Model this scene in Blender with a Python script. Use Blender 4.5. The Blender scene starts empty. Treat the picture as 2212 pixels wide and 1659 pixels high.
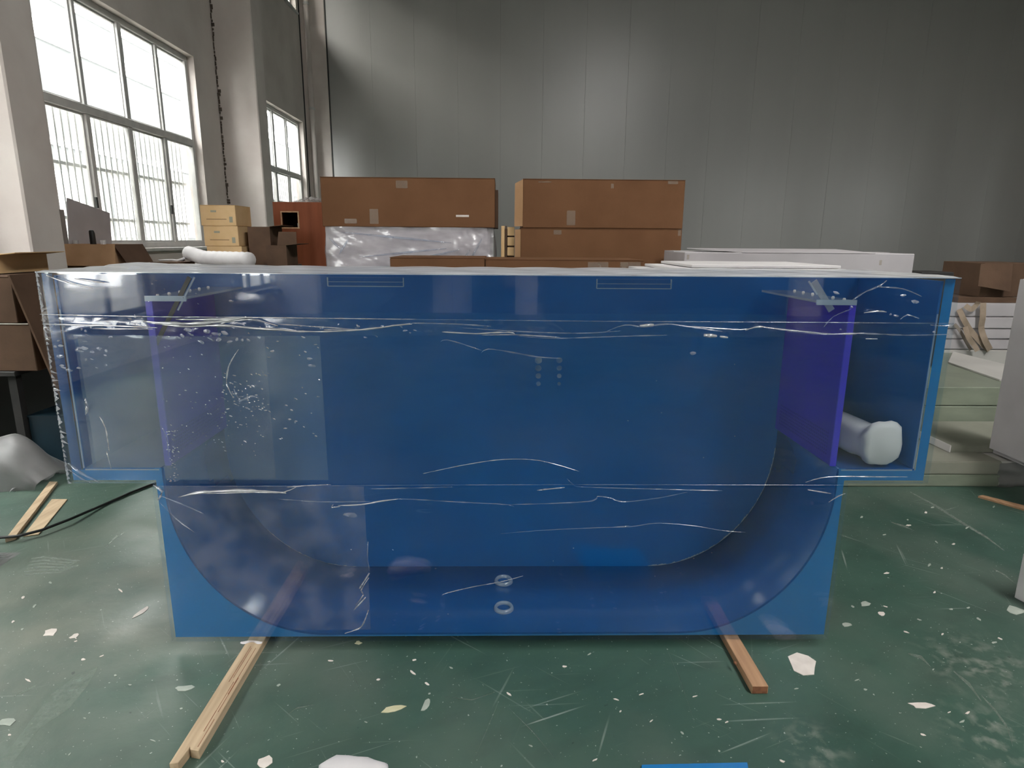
import bpy, bmesh, math, random
from mathutils import Vector, Matrix
random.seed(7)
S = bpy.context.scene
COL = S.collection

# ------------------------------------------------------------------ camera
F, PITCH, YAW, ROLL, H = 1361.0, 0.22399, 0.01906, 0.00756, 1.485
W_ = Vector((math.sin(YAW)*math.cos(PITCH), math.cos(YAW)*math.cos(PITCH), -math.sin(PITCH)))
_r = Vector((math.cos(YAW), -math.sin(YAW), 0)); _u = _r.cross(W_)
R_ = _r*math.cos(ROLL) + _u*math.sin(ROLL)
U_ = -_r*math.sin(ROLL) + _u*math.cos(ROLL)
CAM = Vector((0, 0, H))
cd = bpy.data.cameras.new('camera'); cam = bpy.data.objects.new('camera', cd); COL.objects.link(cam)
cam.matrix_world = Matrix(((R_.x, U_.x, -W_.x, 0), (R_.y, U_.y, -W_.y, 0), (R_.z, U_.z, -W_.z, H), (0, 0, 0, 1)))
cd.sensor_width = 36; cd.lens = F/2212*36; cd.clip_start = .05; cd.clip_end = 300
S.camera = cam

# ------------------------------------------------------------------ daylight: overcast sky through the windows
SKY = 26.0
S.view_settings.view_transform = 'Standard'; S.view_settings.look = 'None'
S.view_settings.gamma = 1; S.view_settings.use_curve_mapping = False
S.view_settings.exposure = 0.06
world = bpy.data.worlds.new('overcast_sky'); S.world = world; world.use_nodes = True
bg = world.node_tree.nodes['Background']
bg.inputs[0].default_value = (1.0, .975, .945, 1); bg.inputs[1].default_value = SKY
S.cycles.max_bounces = 6; S.cycles.diffuse_bounces = 3; S.cycles.glossy_bounces = 2; S.cycles.adaptive_threshold = .1
S.cycles.transparent_max_bounces = 24; S.cycles.sample_clamp_indirect = 6

WX, BY, RX, FY, TOP = -4.5, 16.0, 14.0, -9.0, 8.6       # left wall, back wall, right wall, wall behind the camera, roof
BAYS = [(-9.6, -6.25, .55), (-4.2, -.85, .55), (1.2, 4.55, 1.36), (6.75, 10.12, 1.36), (12.0, 15.35, 1.36)]
UP0, UP1 = 6.33, 7.9
ZT, ZM = 4.07, 2.87
def portal(loc, sx, sy, rot):
    l = bpy.data.lights.new('window_daylight', 'AREA'); l.shape = 'RECTANGLE'; l.size = sx; l.size_y = sy
    l.cycles.is_portal = True
    o = bpy.data.objects.new('window_daylight', l); COL.objects.link(o); o.location = loc; o.rotation_euler = rot
for (a, b, s) in BAYS:
    a = max(a, FY+.1)
    portal((WX-.12, (a+b)/2, (s+ZT)/2), ZT-s, b-a, (0, -math.pi/2, 0))
    portal((WX-.12, (a+b)/2, (UP0+UP1)/2), UP1-UP0, b-a, (0, -math.pi/2, 0))
RBAYS = [(-4.2, -.85), (1.2, 4.55), (6.6, 9.95)]
for (a, b) in RBAYS:
    portal((RX+.12, (a+b)/2, (1.36+ZT)/2), ZT-1.36, b-a, (0, math.pi/2, 0))
FILL_SKL = [(4.0, 5.6, -7.0, 2.0)]      # unseen rooflight opening added for ambient light: x0,x1,y0,y1
for (x0, x1, y0, y1) in FILL_SKL:
    portal(((x0+x1)/2, (y0+y1)/2, TOP+.1), x1-x0, y1-y0, (0, 0, 0))

# ------------------------------------------------------------------ helpers
def unp(x, y, Y):
    d = W_ + R_*((x-1106)/F) + U_*((829.5-y)/F); return CAM + d*(Y/d.y)
def unz(x, y, z):
    d = W_ + R_*((x-1106)/F) + U_*((829.5-y)/F); return CAM + d*((z-H)/d.z)
def unx(x, y, X):
    d = W_ + R_*((x-1106)/F) + U_*((829.5-y)/F); return CAM + d*(X/d.x)

def N(nt, t, **k):
    n = nt.nodes.new(t)
    for a, v in k.items():
        if a.startswith('i_'):
            key = a[2:]; n.inputs[int(key) if key.isdigit() else key.replace('_', ' ')].default_value = v
        else: setattr(n, a, v)
    return n
def newmat(name):
    m = bpy.data.materials.new(name); m.use_nodes = True; nt = m.node_tree
    nt.nodes.clear(); out = nt.nodes.new('ShaderNodeOutputMaterial'); return m, nt, out
def L(nt, a, ao, b, bi): nt.links.new(a.outputs[ao], b.inputs[bi])
def c4(c): return (c[0], c[1], c[2], 1)
def lin(r, g, b):
    f = lambda v: (v/255/12.92) if v/255 <= .04045 else ((v/255+.055)/1.055)**2.4
    return (f(r), f(g), f(b))

def pmat(name, ca, cb=None, rough=.6, scale=6.0, detail=4, stretch=(1, 1, 1), bump=0.0, metal=0.0, spec=.5, lo=.35, hi=.65, bscale=None, coat=0.0):
    m, nt, out = newmat(name)
    p = N(nt, 'ShaderNodeBsdfPrincipled', i_Roughness=rough, i_Metallic=metal)
    p.inputs['Specular IOR Level'].default_value = spec
    p.inputs['Coat Weight'].default_value = coat
    tc = N(nt, 'ShaderNodeTexCoord'); mp = N(nt, 'ShaderNodeMapping'); mp.inputs['Scale'].default_value = stretch
    L(nt, tc, 'Object', mp, 'Vector')
    if cb is None: p.inputs['Base Color'].default_value = c4(ca)
    else:
        n = N(nt, 'ShaderNodeTexNoise', i_Scale=scale, i_Detail=detail); L(nt, mp, 0, n, 'Vector')
        r = N(nt, 'ShaderNodeValToRGB'); r.color_ramp.elements[0].position = lo; r.color_ramp.elements[1].position = hi
        r.color_ramp.elements[0].color = c4(ca); r.color_ramp.elements[1].color = c4(cb)
        L(nt, n, 0, r, 0); L(nt, r, 0, p, 'Base Color')
    if bump:
        n2 = N(nt, 'ShaderNodeTexNoise', i_Scale=bscale or scale*6, i_Detail=3); L(nt, mp, 0, n2, 'Vector')
        b = N(nt, 'ShaderNodeBump', i_Strength=bump, i_Distance=.01); L(nt, n2, 0, b, 'Height'); L(nt, b, 0, p, 'Normal')
    L(nt, p, 0, out, 0); return m

def schlick(nt, f0, fexp=5):
    lw = N(nt, 'ShaderNodeLayerWeight'); lw.inputs['Blend'].default_value = .5
    pw = N(nt, 'ShaderNodeMath', operation='POWER'); pw.inputs[1].default_value = fexp; L(nt, lw, 'Facing', pw, 0)
    ma = N(nt, 'ShaderNodeMath', operation='MULTIPLY_ADD'); ma.inputs[1].default_value = 1-f0; ma.inputs[2].default_value = f0
    L(nt, pw, 0, ma, 0); return ma

def clearmat(name, tint=(1, 1, 1), f0=.04, rough=.02, haze=(0, 0), hcol=(.8, .82, .88), hscale=4.0, hlo=.4, hhi=.7, stretch=(1, 1, 1), bump=0, bscale=3.0, detail=5, fexp=5):
    """clear plastic: transparent, reflecting by angle, with a milky share that follows a noise pattern"""
    m, nt, out = newmat(name)
    tr = N(nt, 'ShaderNodeBsdfTransparent', i_Color=c4(tint))
    gl = N(nt, 'ShaderNodeBsdfGlossy', i_Roughness=rough)
    tc = N(nt, 'ShaderNodeTexCoord'); mp = N(nt, 'ShaderNodeMapping'); mp.inputs['Scale'].default_value = stretch
    L(nt, tc, 'Object', mp, 'Vector')
    body = tr
    if haze[1] > 0:
        df = N(nt, 'ShaderNodeBsdfDiffuse', i_Color=c4(hcol)); tl = N(nt, 'ShaderNodeBsdfTranslucent', i_Color=c4(hcol))
        ad = N(nt, 'ShaderNodeMixShader', i_0=.4); L(nt, df, 0, ad, 1); L(nt, tl, 0, ad, 2)
        n = N(nt, 'ShaderNodeTexNoise', i_Scale=hscale, i_Detail=detail); L(nt, mp, 0, n, 'Vector')
        mr = N(nt, 'ShaderNodeMapRange'); mr.inputs[1].default_value = hlo; mr.inputs[2].default_value = hhi
        mr.inputs[3].default_value = haze[0]; mr.inputs[4].default_value = haze[1]
        L(nt, n, 0, mr, 0)
        mx = N(nt, 'ShaderNodeMixShader'); L(nt, mr, 0, mx, 0); L(nt, tr, 0, mx, 1); L(nt, ad, 0, mx, 2); body = mx
    if bump:
        n2 = N(nt, 'ShaderNodeTexNoise', i_Scale=bscale, i_Detail=3); L(nt, mp, 0, n2, 'Vector')
        b = N(nt, 'ShaderNodeBump', i_Strength=bump, i_Distance=.01); L(nt, n2, 0, b, 'Height'); L(nt, b, 0, gl, 'Normal')
    s = schlick(nt, f0, fexp)
    mx2 = N(nt, 'ShaderNodeMixShader'); L(nt, s, 0, mx2, 0); L(nt, body, 0, mx2, 1); L(nt, gl, 0, mx2, 2)
    L(nt, mx2, 0, out, 0); return m

def mesh(name, vs, fs, origin=Vector((0, 0, 0)), smooth=False):
    me = bpy.data.meshes.new(name); me.from_pydata([tuple(Vector(v)-origin) for v in vs], [], fs); me.validate()
    bm = bmesh.new(); bm.from_mesh(me); bmesh.ops.recalc_face_normals(bm, faces=bm.faces); bm.to_mesh(me); bm.free()
    if smooth:
        for p in me.polygons: p.use_smooth = True
    return me
def wloc(o):
    v = Vector(o.location)
    while o.parent: o = o.parent; v += Vector(o.location)
    return v
def link(name, me, mat, parent=None, loc=(0, 0, 0)):
    o = bpy.data.objects.new(name, me); COL.objects.link(o)
    if mat and not me.materials: me.materials.append(mat)
    if parent: o.parent = parent
    o.location = loc; return o
def tag(o, label=None, cat=None, group=None, kind=None):
    if label: o['label'] = label
    if cat: o['category'] = cat
    if group: o['group'] = group
    if kind: o['kind'] = kind
    return o
def empty(name, loc, label=None, cat=None, group=None, kind=None):
    o = bpy.data.objects.new(name, None); COL.objects.link(o); o.location = loc; o.empty_display_size = .1
    return tag(o, label, cat, group, kind)
class B:
    """collects world-space shapes for ONE mesh object"""
    def __init__(s): s.v = []; s.f = []
    def poly(s, vs, fs):
        n = len(s.v); s.v += [Vector(v) for v in vs]; s.f += [[i+n for i in f] for f in fs]; return s
    def box(s, x0, x1, y0, y1, z0, z1):
        return s.poly([(x, y, z) for z in (z0, z1) for y in (y0, y1) for x in (x0, x1)],
                      [(0, 2, 3, 1), (4, 5, 7, 6), (0, 1, 5, 4), (2, 6, 7, 3), (0, 4, 6, 2), (1, 3, 7, 5)])
    def obox(s, c, ax, ay, az, hx, hy, hz):
        vs = [Vector(c)+Vector(ax)*hx*i+Vector(ay)*hy*j+Vector(az)*hz*k for k in (-1, 1) for j in (-1, 1) for i in (-1, 1)]
        return s.poly(vs, [(0, 2, 3, 1), (4, 5, 7, 6), (0, 1, 5, 4), (2, 6, 7, 3), (0, 4, 6, 2), (1, 3, 7, 5)])
    def bar(s, p, q, w, h, up=(0, 0, 1)):
        p = Vector(p); q = Vector(q); d = (q-p).normalized(); r = d.cross(Vector(up)).normalized(); u = r.cross(d)
        return s.obox((p+q)/2, d, r, u, (q-p).length/2, w/2, h/2)
    def tube(s, pts, rad, n=8, cap=True):
        pts = [Vector(p) for p in pts]; base = len(s.v); m = len(pts)
        rr = rad if isinstance(rad, (list, tuple)) else [rad]*m
        for i, p in enumerate(pts):
            d = (pts[min(i+1, m-1)]-pts[max(i-1, 0)]).normalized()
            a = Vector((0, 0, 1)) if abs(d.z) < .9 else Vector((1, 0, 0))
            r = d.cross(a).normalized(); u = r.cross(d)
            for k in range(n):
                t = 2*math.pi*k/n; s.v.append(p+(r*math.cos(t)+u*math.sin(t))*rr[i])
        for i in range(m-1):
            for k in range(n):
                s.f.append([base+i*n+k, base+i*n+(k+1) % n, base+(i+1)*n+(k+1) % n, base+(i+1)*n+k])
        if cap:
            s.f.append([base+k for k in range(n)]); s.f.append([base+(m-1)*n+k for k in range(n)])
        return s
    def prism(s, pts, off):
        """a flat polygon given a thickness vector"""
        n = len(pts); off = Vector(off); vs = [Vector(p) for p in pts]+[Vector(p)+off for p in pts]
        return s.poly(vs, [list(range(n)), list(range(2*n-1, n-1, -1))]+[(i, (i+1) % n, n+(i+1) % n, n+i) for i in range(n)])
    def build(s, name, mat, parent=None, bevel=0, smooth=False, origin=None, seg=1):
        if parent: o0 = wloc(parent)
        elif origin is not None: o0 = Vector(origin)
        else:
            xs = [v.x for v in s.v]; ys = [v.y for v in s.v]; zs = [v.z for v in s.v]
            o0 = Vector(((min(xs)+max(xs))/2, (min(ys)+max(ys))/2, min(zs)))
        me = mesh(name, s.v, s.f, o0, smooth)
        if bevel:
            bm = bmesh.new(); bm.from_mesh(me)
            es = [e for e in bm.edges if len(e.link_faces) == 2 and e.calc_face_angle(0) > .5]
            bmesh.ops.bevel(bm, geom=es, offset=bevel, segments=seg, affect='EDGES', clamp_overlap=True); bm.to_mesh(me); bm.free()
        return link(name, me, mat, parent, (0, 0, 0) if parent else o0)

# ------------------------------------------------------------------ materials
M = {}
M['plaster'] = pmat('painted plaster', lin(206, 197, 191), lin(220, 212, 206), .85, 1.3, 5, bump=.15, bscale=30)
M['pillar'] = pmat('painted concrete pillar', lin(212, 202, 196), lin(224, 216, 210), .8, 2.0, 5, bump=.12, bscale=25)
M['crack'] = pmat('dark plaster crack', lin(70, 60, 52), lin(105, 95, 85), .95, 20)
M['panel'] = pmat('grey coated sandwich panel', lin(150, 150, 147), lin(157, 157, 154), .33, .8, 3, stretch=(1, 1, .1), spec=.9, bump=.02, bscale=60)
M['seam'] = pmat('dark joint', lin(52, 54, 52), None, .7)
M['ceil'] = pmat('roof sheet', lin(110, 112, 110), lin(120, 122, 120), .7, 1)
M['darkwall'] = pmat('dull wall', lin(58, 58, 58), lin(70, 70, 69), .85, 1)
M['frame'] = pmat('window aluminium', lin(200, 200, 198), lin(214, 213, 210), .45, 8, spec=.5)
M['glass'] = clearmat('window glass', (.93, .95, .95), .05, .02)
M['glass_dimmed'] = clearmat('dimming window glass', (.78, .78, .76), .05, .05)  # tint added to dim the daylight coming through the high windows
M['bars'] = pmat('white grille paint', lin(225, 225, 222), None, .5)
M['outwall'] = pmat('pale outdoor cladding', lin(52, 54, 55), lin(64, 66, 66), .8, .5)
M['outground'] = pmat('outdoor concrete', lin(110, 108, 104), lin(125, 122, 118), .9, .8)
M['wood'] = pmat('raw pine', lin(166, 144, 116), lin(190, 168, 138), .7, 3, 5, stretch=(14, 1, 14), bump=.1)
M['wood_red'] = pmat('reddish plank', lin(158, 122, 92), lin(182, 144, 110), .7, 3, 5, stretch=(14, 1, 14), bump=.1)
M['wood_end'] = pmat('sawn end grain', lin(104, 66, 44), lin(134, 90, 62), .8, 40)
M['ply'] = pmat('red brown plywood', lin(116, 62, 38), lin(132, 74, 48), .65, 2, 5, stretch=(6, 6, .6), spec=.2)
M['darkwood'] = pmat('dark bench wood', lin(66, 54, 50), lin(84, 70, 64), .6, 3)
M['black'] = pmat('black rubber', (.008, .009, .009), None, .5)
M['blacksteel'] = pmat('dark steel', lin(34, 34, 34), lin(46, 45, 44), .6, 5)
def cardboard(name, a, b): return pmat(name, lin(*a), lin(*b), .85, 5, 6, stretch=(1, 1, 1), bump=.08, bscale=60, spec=.25)
M['card_brown'] = cardboard('brown cardboard', (104, 72, 48), (112, 79, 54))
M['card_tan'] = cardboard('tan cardboard', (206, 172, 126), (216, 184, 140))
M['card_mid'] = cardboard('mid cardboard', (168, 132, 98), (182, 146, 112))
M['card_dark'] = cardboard('dark cardboard', (84, 65, 52), (96, 75, 60))
M['card_grey'] = cardboard('grey brown board', (120, 112, 104), (132, 124, 115))
M['tape'] = clearmat('clear packing tape', (.95, .93, .88), .06, .15, (.25, .35), (.75, .68, .58))
M['print'] = pmat('printed ink', lin(120, 96, 66), None, .8)
M['printg'] = pmat('grey print', lin(150, 148, 130), None, .8)
M['white_foam'] = pmat('white foam', lin(206, 203, 204), lin(218, 215, 215), .7, 6, bump=.1, bscale=20)
M['white_board'] = pmat('white coated board', lin(172, 168, 171), lin(184, 180, 183), .6, 3)
M['grey_board'] = pmat('pale grey board', lin(176, 174, 170), lin(190, 188, 183), .6, 2)
M['green_sheet'] = pmat('pale green wrapped sheet', lin(116, 124, 110), lin(130, 138, 122), .4, 3, stretch=(1, 1, 3))
M['grey_sheet'] = pmat('dusty grey green sheet', lin(124, 126, 114), lin(142, 142, 130), .5, 3)
M['strap'] = pmat('tan packing strap', lin(146, 130, 113), lin(158, 141, 124), .6, 20)
M['teal'] = pmat('dark teal paint', lin(12, 36, 46), lin(16, 42, 54), .5, 4)
M['plastic_bag'] = clearmat('cloudy plastic sheet', (.75, .77, .78), .04, .42, (.45, .65), (.36, .35, .35), 3, bump=.3, bscale=6)
M['bubble'] = clearmat('bubble wrap', (.9, .9, .92), .08, .22, (.3, .6), (.86, .84, .87), 2.5, .35, .7, (1, 1, 3), bump=.6, bscale=9)
M['foamblock'] = pmat('grey foam block', lin(178, 172, 176), lin(192, 186, 189), .8, 3)
M['foil'] = clearmat('shiny white wrap', (.9, .9, .9), .12, .15, (.4, .7), (.85, .85, .85), 8)
# tank
BLUE_A, BLUE_B = (.003, .092, .32), (.004, .108, .36)
M['blue'] = pmat('blue protective film', BLUE_A, BLUE_B, .38, 2.0, 4, spec=.4, bump=.03, bscale=8)
M['blue_rim'] = pmat('bright blue protective film', (.008, .15, .40), (.012, .18, .46), .32, 2.0, 4, spec=.5, bump=.05, bscale=5)
M['trough'] = pmat('blue film on bent sheet', (.003, .072, .27), (.004, .085, .31), .14, 2, spec=.5)
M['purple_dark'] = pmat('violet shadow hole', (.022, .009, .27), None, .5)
M['rim_shaded'] = pmat('shaded blue film', (.006, .055, .20), (.008, .07, .24), .32, 2, spec=.5)  # darker copy of the rim film, with shade put into its colour
M['violet_edge'] = pmat('blue violet sheet edge', (.05, .035, .55), None, .35)
M['purple'] = pmat('violet perforated sheet', (.030, .012, .36), (.036, .015, .40), .4, 3, spec=.4)
M['acrylic'] = clearmat('clear acrylic', (.95, .975, .98), .05, .015)
M['edge'] = clearmat('polished acrylic edge', (.75, .85, .93), .18, .1, (.45, .65), (.78, .88, 1.0))
M['plate'] = clearmat('frosted acrylic plate', (.85, .9, .95), .08, .1, (.35, .5), (.68, .72, .80), 6)
M['wrap'] = clearmat('stretch wrap film', (.985, .99, .995), .055, .06, (.0, .02), (.75, .80, .90), 3.0, .45, .8, (1, 1, 1.5), bump=.12, bscale=3)
M['wrap_hazy'] = clearmat('cloudy stretch wrap', (.97, .975, .98), .04, .10, (.07, .30), (.66, .61, .80), 11.0, .42, .62, (1, 1, 1), bump=.3, bscale=9, detail=9)
M['wrap_mid'] = clearmat('lilac painted reflection', (.97, .975, .98), .04, .07, (.08, .30), (.74, .66, .76), 2.2, .36, .66, (.6, 1, 1), bump=.1, bscale=4, detail=7)  # milky share paints in the grey reflection on the tank's left
M['wrap_wide'] = clearmat('bluish painted reflection', (.97, .975, .98), .04, .07, (.08, .24), (.52, .68, .84), 2.0, .36, .66, (.6, 1, 1), bump=.1, bscale=4, detail=7)  # bluish milky share paints in the wider reflection at left
M['crease'] = clearmat('creased film', (.95, .97, 1), .30, .12, (.25, .6), (.9, .93, 1.0), 25)
M['crease_soft'] = clearmat('soft film crease', (.95, .97, 1), .12, .15, (.05, .3), (.7, .8, .95), 20)
M['fleck'] = clearmat('trapped air fleck', (.95, .97, 1), .10, .15, (.2, .55), (.85, .88, .98), 30)
M['crease_white'] = clearmat('bunched film', (.95, .95, .97), .35, .12, (.55, .85), (.96, .97, 1.0), 30)
M['lid'] = clearmat('loose cover film', (.9, .92, .93), .10, .2, (.6, .85), (.93, .93, .92), 5, bump=.3, bscale=6, stretch=(1, 4, 1), fexp=40)
M['flake'] = pmat('white paint chip', lin(205, 196, 188), lin(218, 210, 202), .8, 20)
M['flake_green'] = pmat('pale green paint chip', lin(150, 158, 148), lin(164, 172, 162), .8, 20)
M['flake_yellow'] = pmat('yellowish chip', lin(190, 186, 150), lin(204, 198, 166), .8, 20)

def floor_mat():
    m, nt, out = newmat('worn green epoxy floor')
    p = N(nt, 'ShaderNodeBsdfPrincipled'); p.inputs['Specular IOR Level'].default_value = .45
    g = N(nt, 'ShaderNodeNewGeometry'); P = ('Position')
    def noise(scale, detail, stretch=(1, 1, 1), rot=0, dist=0.0):
        mp = N(nt, 'ShaderNodeMapping'); mp.vector_type = 'TEXTURE'; mp.inputs['Scale'].default_value = tuple(1/v for v in stretch); mp.inputs['Rotation'].default_value = (0, 0, rot)
        L(nt, g, P, mp, 'Vector'); n = N(nt, 'ShaderNodeTexNoise', i_Scale=scale, i_Detail=detail, i_Distortion=dist); L(nt, mp, 0, n, 'Vector'); return n
    def ramp(src, lo, hi, a=0, b=1):
        r = N(nt, 'ShaderNodeMapRange'); r.inputs[1].default_value = lo; r.inputs[2].default_value = hi; r.inputs[3].default_value = a; r.inputs[4].default_value = b
        L(nt, src, 0, r, 0); return r
    def mix(a, b, fac, mult=1.0):
        x = N(nt, 'ShaderNodeMix', data_type='RGBA')
        if isinstance(fac, float): x.inputs[0].default_value = fac
        else: L(nt, fac, 0, x, 0)
        for s, k in ((a, 6), (b, 7)):
            if isinstance(s, tuple): x.inputs[k].default_value = c4(s)
            else: nt.links.new(s.outputs[2] if s.bl_idname == 'ShaderNodeMix' else s.outputs[0], x.inputs[k])
        return x
    def op(o, a, b):
        x = N(nt, 'ShaderNodeMath', operation=o); x.use_clamp = True
        for i, s in enumerate((a, b)):
            if isinstance(s, (int, float)): x.inputs[i].default_value = s
            else: L(nt, s, 0, x, i)
        return x
    base = mix(lin(50, 77, 67), lin(64, 91, 79), ramp(noise(1.1, 6), .35, .65))
    base = mix(base, lin(46, 66, 58), ramp(noise(3.2, 6, (1, 2.2, 1), .5), .5, .75, 0, .6))
    # dry dust lying on the paint
    dust = ramp(noise(.9, 7, (1.3, .8, 1), .35), .46, .72, 0, .42)
    base = mix(base, lin(118, 122, 112), dust)
    # one dusty sweep in front of the tank's left foot, one pale scuff at right
    def blob(c, rad, soft=1.0):
        v = N(nt, 'ShaderNodeVectorMath', operation='DISTANCE'); v.inputs[1].default_value = c; L(nt, g, P, v, 0)
        r = N(nt, 'ShaderNodeMapRange'); r.interpolation_type = 'SMOOTHSTEP'; r.inputs[1].default_value = rad; r.inputs[2].default_value = 0; nt.links.new(v.outputs['Value'], r.inputs[0]); return r
    d1 = op('MULTIPLY', blob((-1.6, 2.3, 0), 1.5), ramp(noise(3, 8), .35, .68, .12, .62)); base = mix(base, lin(134, 134, 122), d1)
    for c, rad in (((.95, 1.6, 0), .15), ((1.55, 1.62, 0), .25), ((1.75, 1.95, 0), .3)):
        d2 = op('MULTIPLY', blob(c, rad), ramp(noise(22, 9, dist=.3), .48, .74, 0, .6)); base = mix(base, lin(158, 160, 150), d2)
    # fine scratches in several directions
    for rot, sc, a in ((.4, 60, .5), (-.7, 75, .42), (1.2, 48, .45), (2.2, 66, .4), (.05, 55, .35)):
        n = noise(sc, 1, (.03, 1, 1), rot, .15); r = ramp(n, .715, .77, 0, a*.8)
        patch = ramp(noise(1.7, 2), .45, .6); r = op('MULTIPLY', r, patch)
        base = mix(base, lin(176, 186, 178), r)
    sp = ramp(noise(85, 2), .70, .74, 0, .7); base = mix(base, lin(190, 194, 186), sp)
    sp2 = ramp(noise(30, 3), .72, .76, 0, .6); base = mix(base, lin(30, 46, 40), sp2)
    nt.links.new(base.outputs[2], p.inputs['Base Color'])
    rg = ramp(noise(2.5, 5), .3, .7, .30, .58); L(nt, rg, 0, p, 'Roughness')
    b = N(nt, 'ShaderNodeBump', i_Strength=.12, i_Distance=.01); L(nt, noise(25, 4), 0, b, 'Height'); L(nt, b, 0, p, 'Normal')
    L(nt, p, 0, out, 0); return m
M['floor'] = floor_mat()

# ------------------------------------------------------------------ structure
fl = B().box(WX-.25, RX+.25, FY-.25, BY+.25, -.12, 0).build('floor', M['floor'])
tag(fl, 'worn green painted concrete floor with dust and scratches', kind='structure')
og = B().box(-40, -4.76, -25, 85, -.3, -.15).build('ground', M['outground']); tag(og, 'grey concrete yard outside the windows', kind='structure')
og2 = B().box(RX+.26, 45, -25, 35, -.3, -.15).build('ground', M['outground']); tag(og2, 'grey concrete yard outside the far side', kind='structure')

def wall_with_openings(name, axis, p0, p1, a0, a1, z0, z1, holes, mat):
    As = sorted(set([a0, a1]+[max(a0, min(a1, v)) for h in holes for v in h[:2]])); Zs = sorted(set([z0, z1]+[v for h in holes for v in h[2:]]))
    b = B()
    for i in range(len(As)-1):
        for k in range(len(Zs)-1):
            ca, cz = (As[i]+As[i+1])/2, (Zs[k]+Zs[k+1])/2
            if any(h[0] < ca < h[1] and h[2] < cz < h[3] for h in holes): continue
            if axis == 'x': b.box(p0, p1, As[i], As[i+1], Zs[k], Zs[k+1])
            else: b.box(As[i], As[i+1], p0, p1, Zs[k], Zs[k+1])
    o = b.build(name, mat, origin=((p0+p1)/2, (a0+a1)/2, z0) if axis == 'x' else ((a0+a1)/2, (p0+p1)/2, z0)); return o
holesL = []
for (a, b_, s) in BAYS: holesL += [(a, b_, s, ZT), (a, b_, UP0, UP1)]
wl = wall_with_openings('wall_left', 'x', WX-.24, WX, FY, BY, 0, TOP, holesL, M['plaster'])
tag(wl, 'grey white plastered wall with tall windows', kind='structure')
holesR = [(a, b_, 1.36, ZT) for a, b_ in RBAYS]
wr = wall_with_openings('wall_right', 'x', RX, RX+.24, FY, BY, 0, TOP, holesR, M['plaster']); tag(wr, 'plastered wall on the far right side', kind='structure')
wf = B().box(WX-.24, RX+.24, FY-.24, FY, 0, TOP).build('wall_front', M['darkwall']); tag(wf, 'dull wall behind the photographer', kind='structure')
cb = wall_with_openings('ceiling', 'y', 0, 0, 0, 0, 0, 0, [], M['ceil']) if False else None
for (xa, xb) in ((WX, -3.7), (.3, .75), (6, 6.6)): B().box(xa, xb, FY, FY+.3, 0, TOP).build('pillar', M['pillar'], wf, bevel=.01)
dr_ = empty('reflection_door_1', (-1.0, FY+.03, 0)); tag(dr_, 'unseen pale double door added behind the photographer for its reflection', kind='structure')
for xa in (-1.4, -.995): B().box(xa, xa+.395, FY+.005, FY+.05, .01, 2.1).build('door_leaf', M['white_board'], dr_, bevel=.004)  # pale leaves added to show as a lighter reflected strip in the tank
b = B(); xs = sorted({WX-1.5, RX+.24, *[v for s in FILL_SKL for v in s[:2]]}); ys = sorted({FY-.24, BY+.24, *[v for s in FILL_SKL for v in s[2:]]})  # roof runs past the left wall: unseen overhang added to cut sky light
for i in range(len(xs)-1):
    for j in range(len(ys)-1):
        cx, cy = (xs[i]+xs[i+1])/2, (ys[j]+ys[j+1])/2
        if not any(s[0] < cx < s[1] and s[2] < cy < s[3] for s in FILL_SKL): b.box(xs[i], xs[i+1], ys[j], ys[j+1], TOP, TOP+.1)
tag(b.build('ceiling', M['ceil']), 'grey sheet roof with a rooflight strip added for ambient light', kind='structure')

# back wall: sandwich panels side by side, corner column, dark joint, pipe
wb = B().box(WX-.24, RX+.24, BY+.06, BY+.24, 0, TOP).build('wall_back', M['darkwall'], origin=(4.7, BY, 0)); tag(wb, 'grey metal sandwich panel wall behind the boxes', kind='structure')
px0 = -4.02; pw = 1.0
pan = mesh('panel', *[(lambda q: (q.v, q.f))(B().box(.0008, pw-.0008, 0, .05, 0, TOP-.02))][0])
bm = bmesh.new(); bm.from_mesh(pan); bmesh.ops.bevel(bm, geom=[e for e in bm.edges if abs(e.verts[0].co.z-e.verts[1].co.z) > 1], offset=.002, segments=1, affect='EDGES'); bm.to_mesh(pan); bm.free()
pan.materials.append(M['panel'])
ob = wloc(wb)
for i in range(18): link('panel', pan, None, wb, Vector((px0+i*pw, BY, 0))-ob)
B().box(px0-.03, px0, BY-.005, BY+.06, 0, 7.1).build('joint_strip', M['seam'], wb)
B().bar((px0-.015, BY+.02, 7.1), (px0+.3, BY+.02, 7.55), .05, .03, (0, 1, 0)).build('joint_strip', M['seam'], wb)
B().box(WX, px0-.03, BY-.02, BY+.06, 0, TOP).build('corner_column', M['pillar'], wb, bevel=.01)
# pillars and pipe belong to the left wall
for yp in (5.4, 10.85, -.05, -5.5):
    B().box(WX, -3.88, yp, yp+.42, 0, TOP).build('pillar', M['pillar'], wl, bevel=.015)
cr = B(); z = 1.0
while z < TOP:
    dz = random.uniform(.03, .09); w = random.choice((.006, .008, .012, .03)) * random.uniform(.7, 1.3)
    x = WX+.012+random.uniform(-.004, .01)
    cr.box(x-.01, x+w, 10.838, 10.85, z, z+dz*random.uniform(.5, 1.0)); z += dz
cr.build('crack', M['crack'], wl)
B().tube([(WX+.12, 15.72, 0), (WX+.12, 15.72, TOP)], .055, 14).build('drain_pipe', M['plaster'], wl, smooth=True)
B().box(WX, WX+.02, 15.5, 15.53, 0, TOP).build('dark_joint', M['seam'], wl)
for zz in (1.9, 4.4, 6.6): B().tube([(WX+.12, 15.72, zz), (WX+.12, 15.72, zz+.05)], .068, 14).build('pipe_clip', M['frame'], wl)
B().box(WX, WX+.018, 5.83, 5.85, 0, TOP).build('wall_joint', M['crack'], wl)

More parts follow.
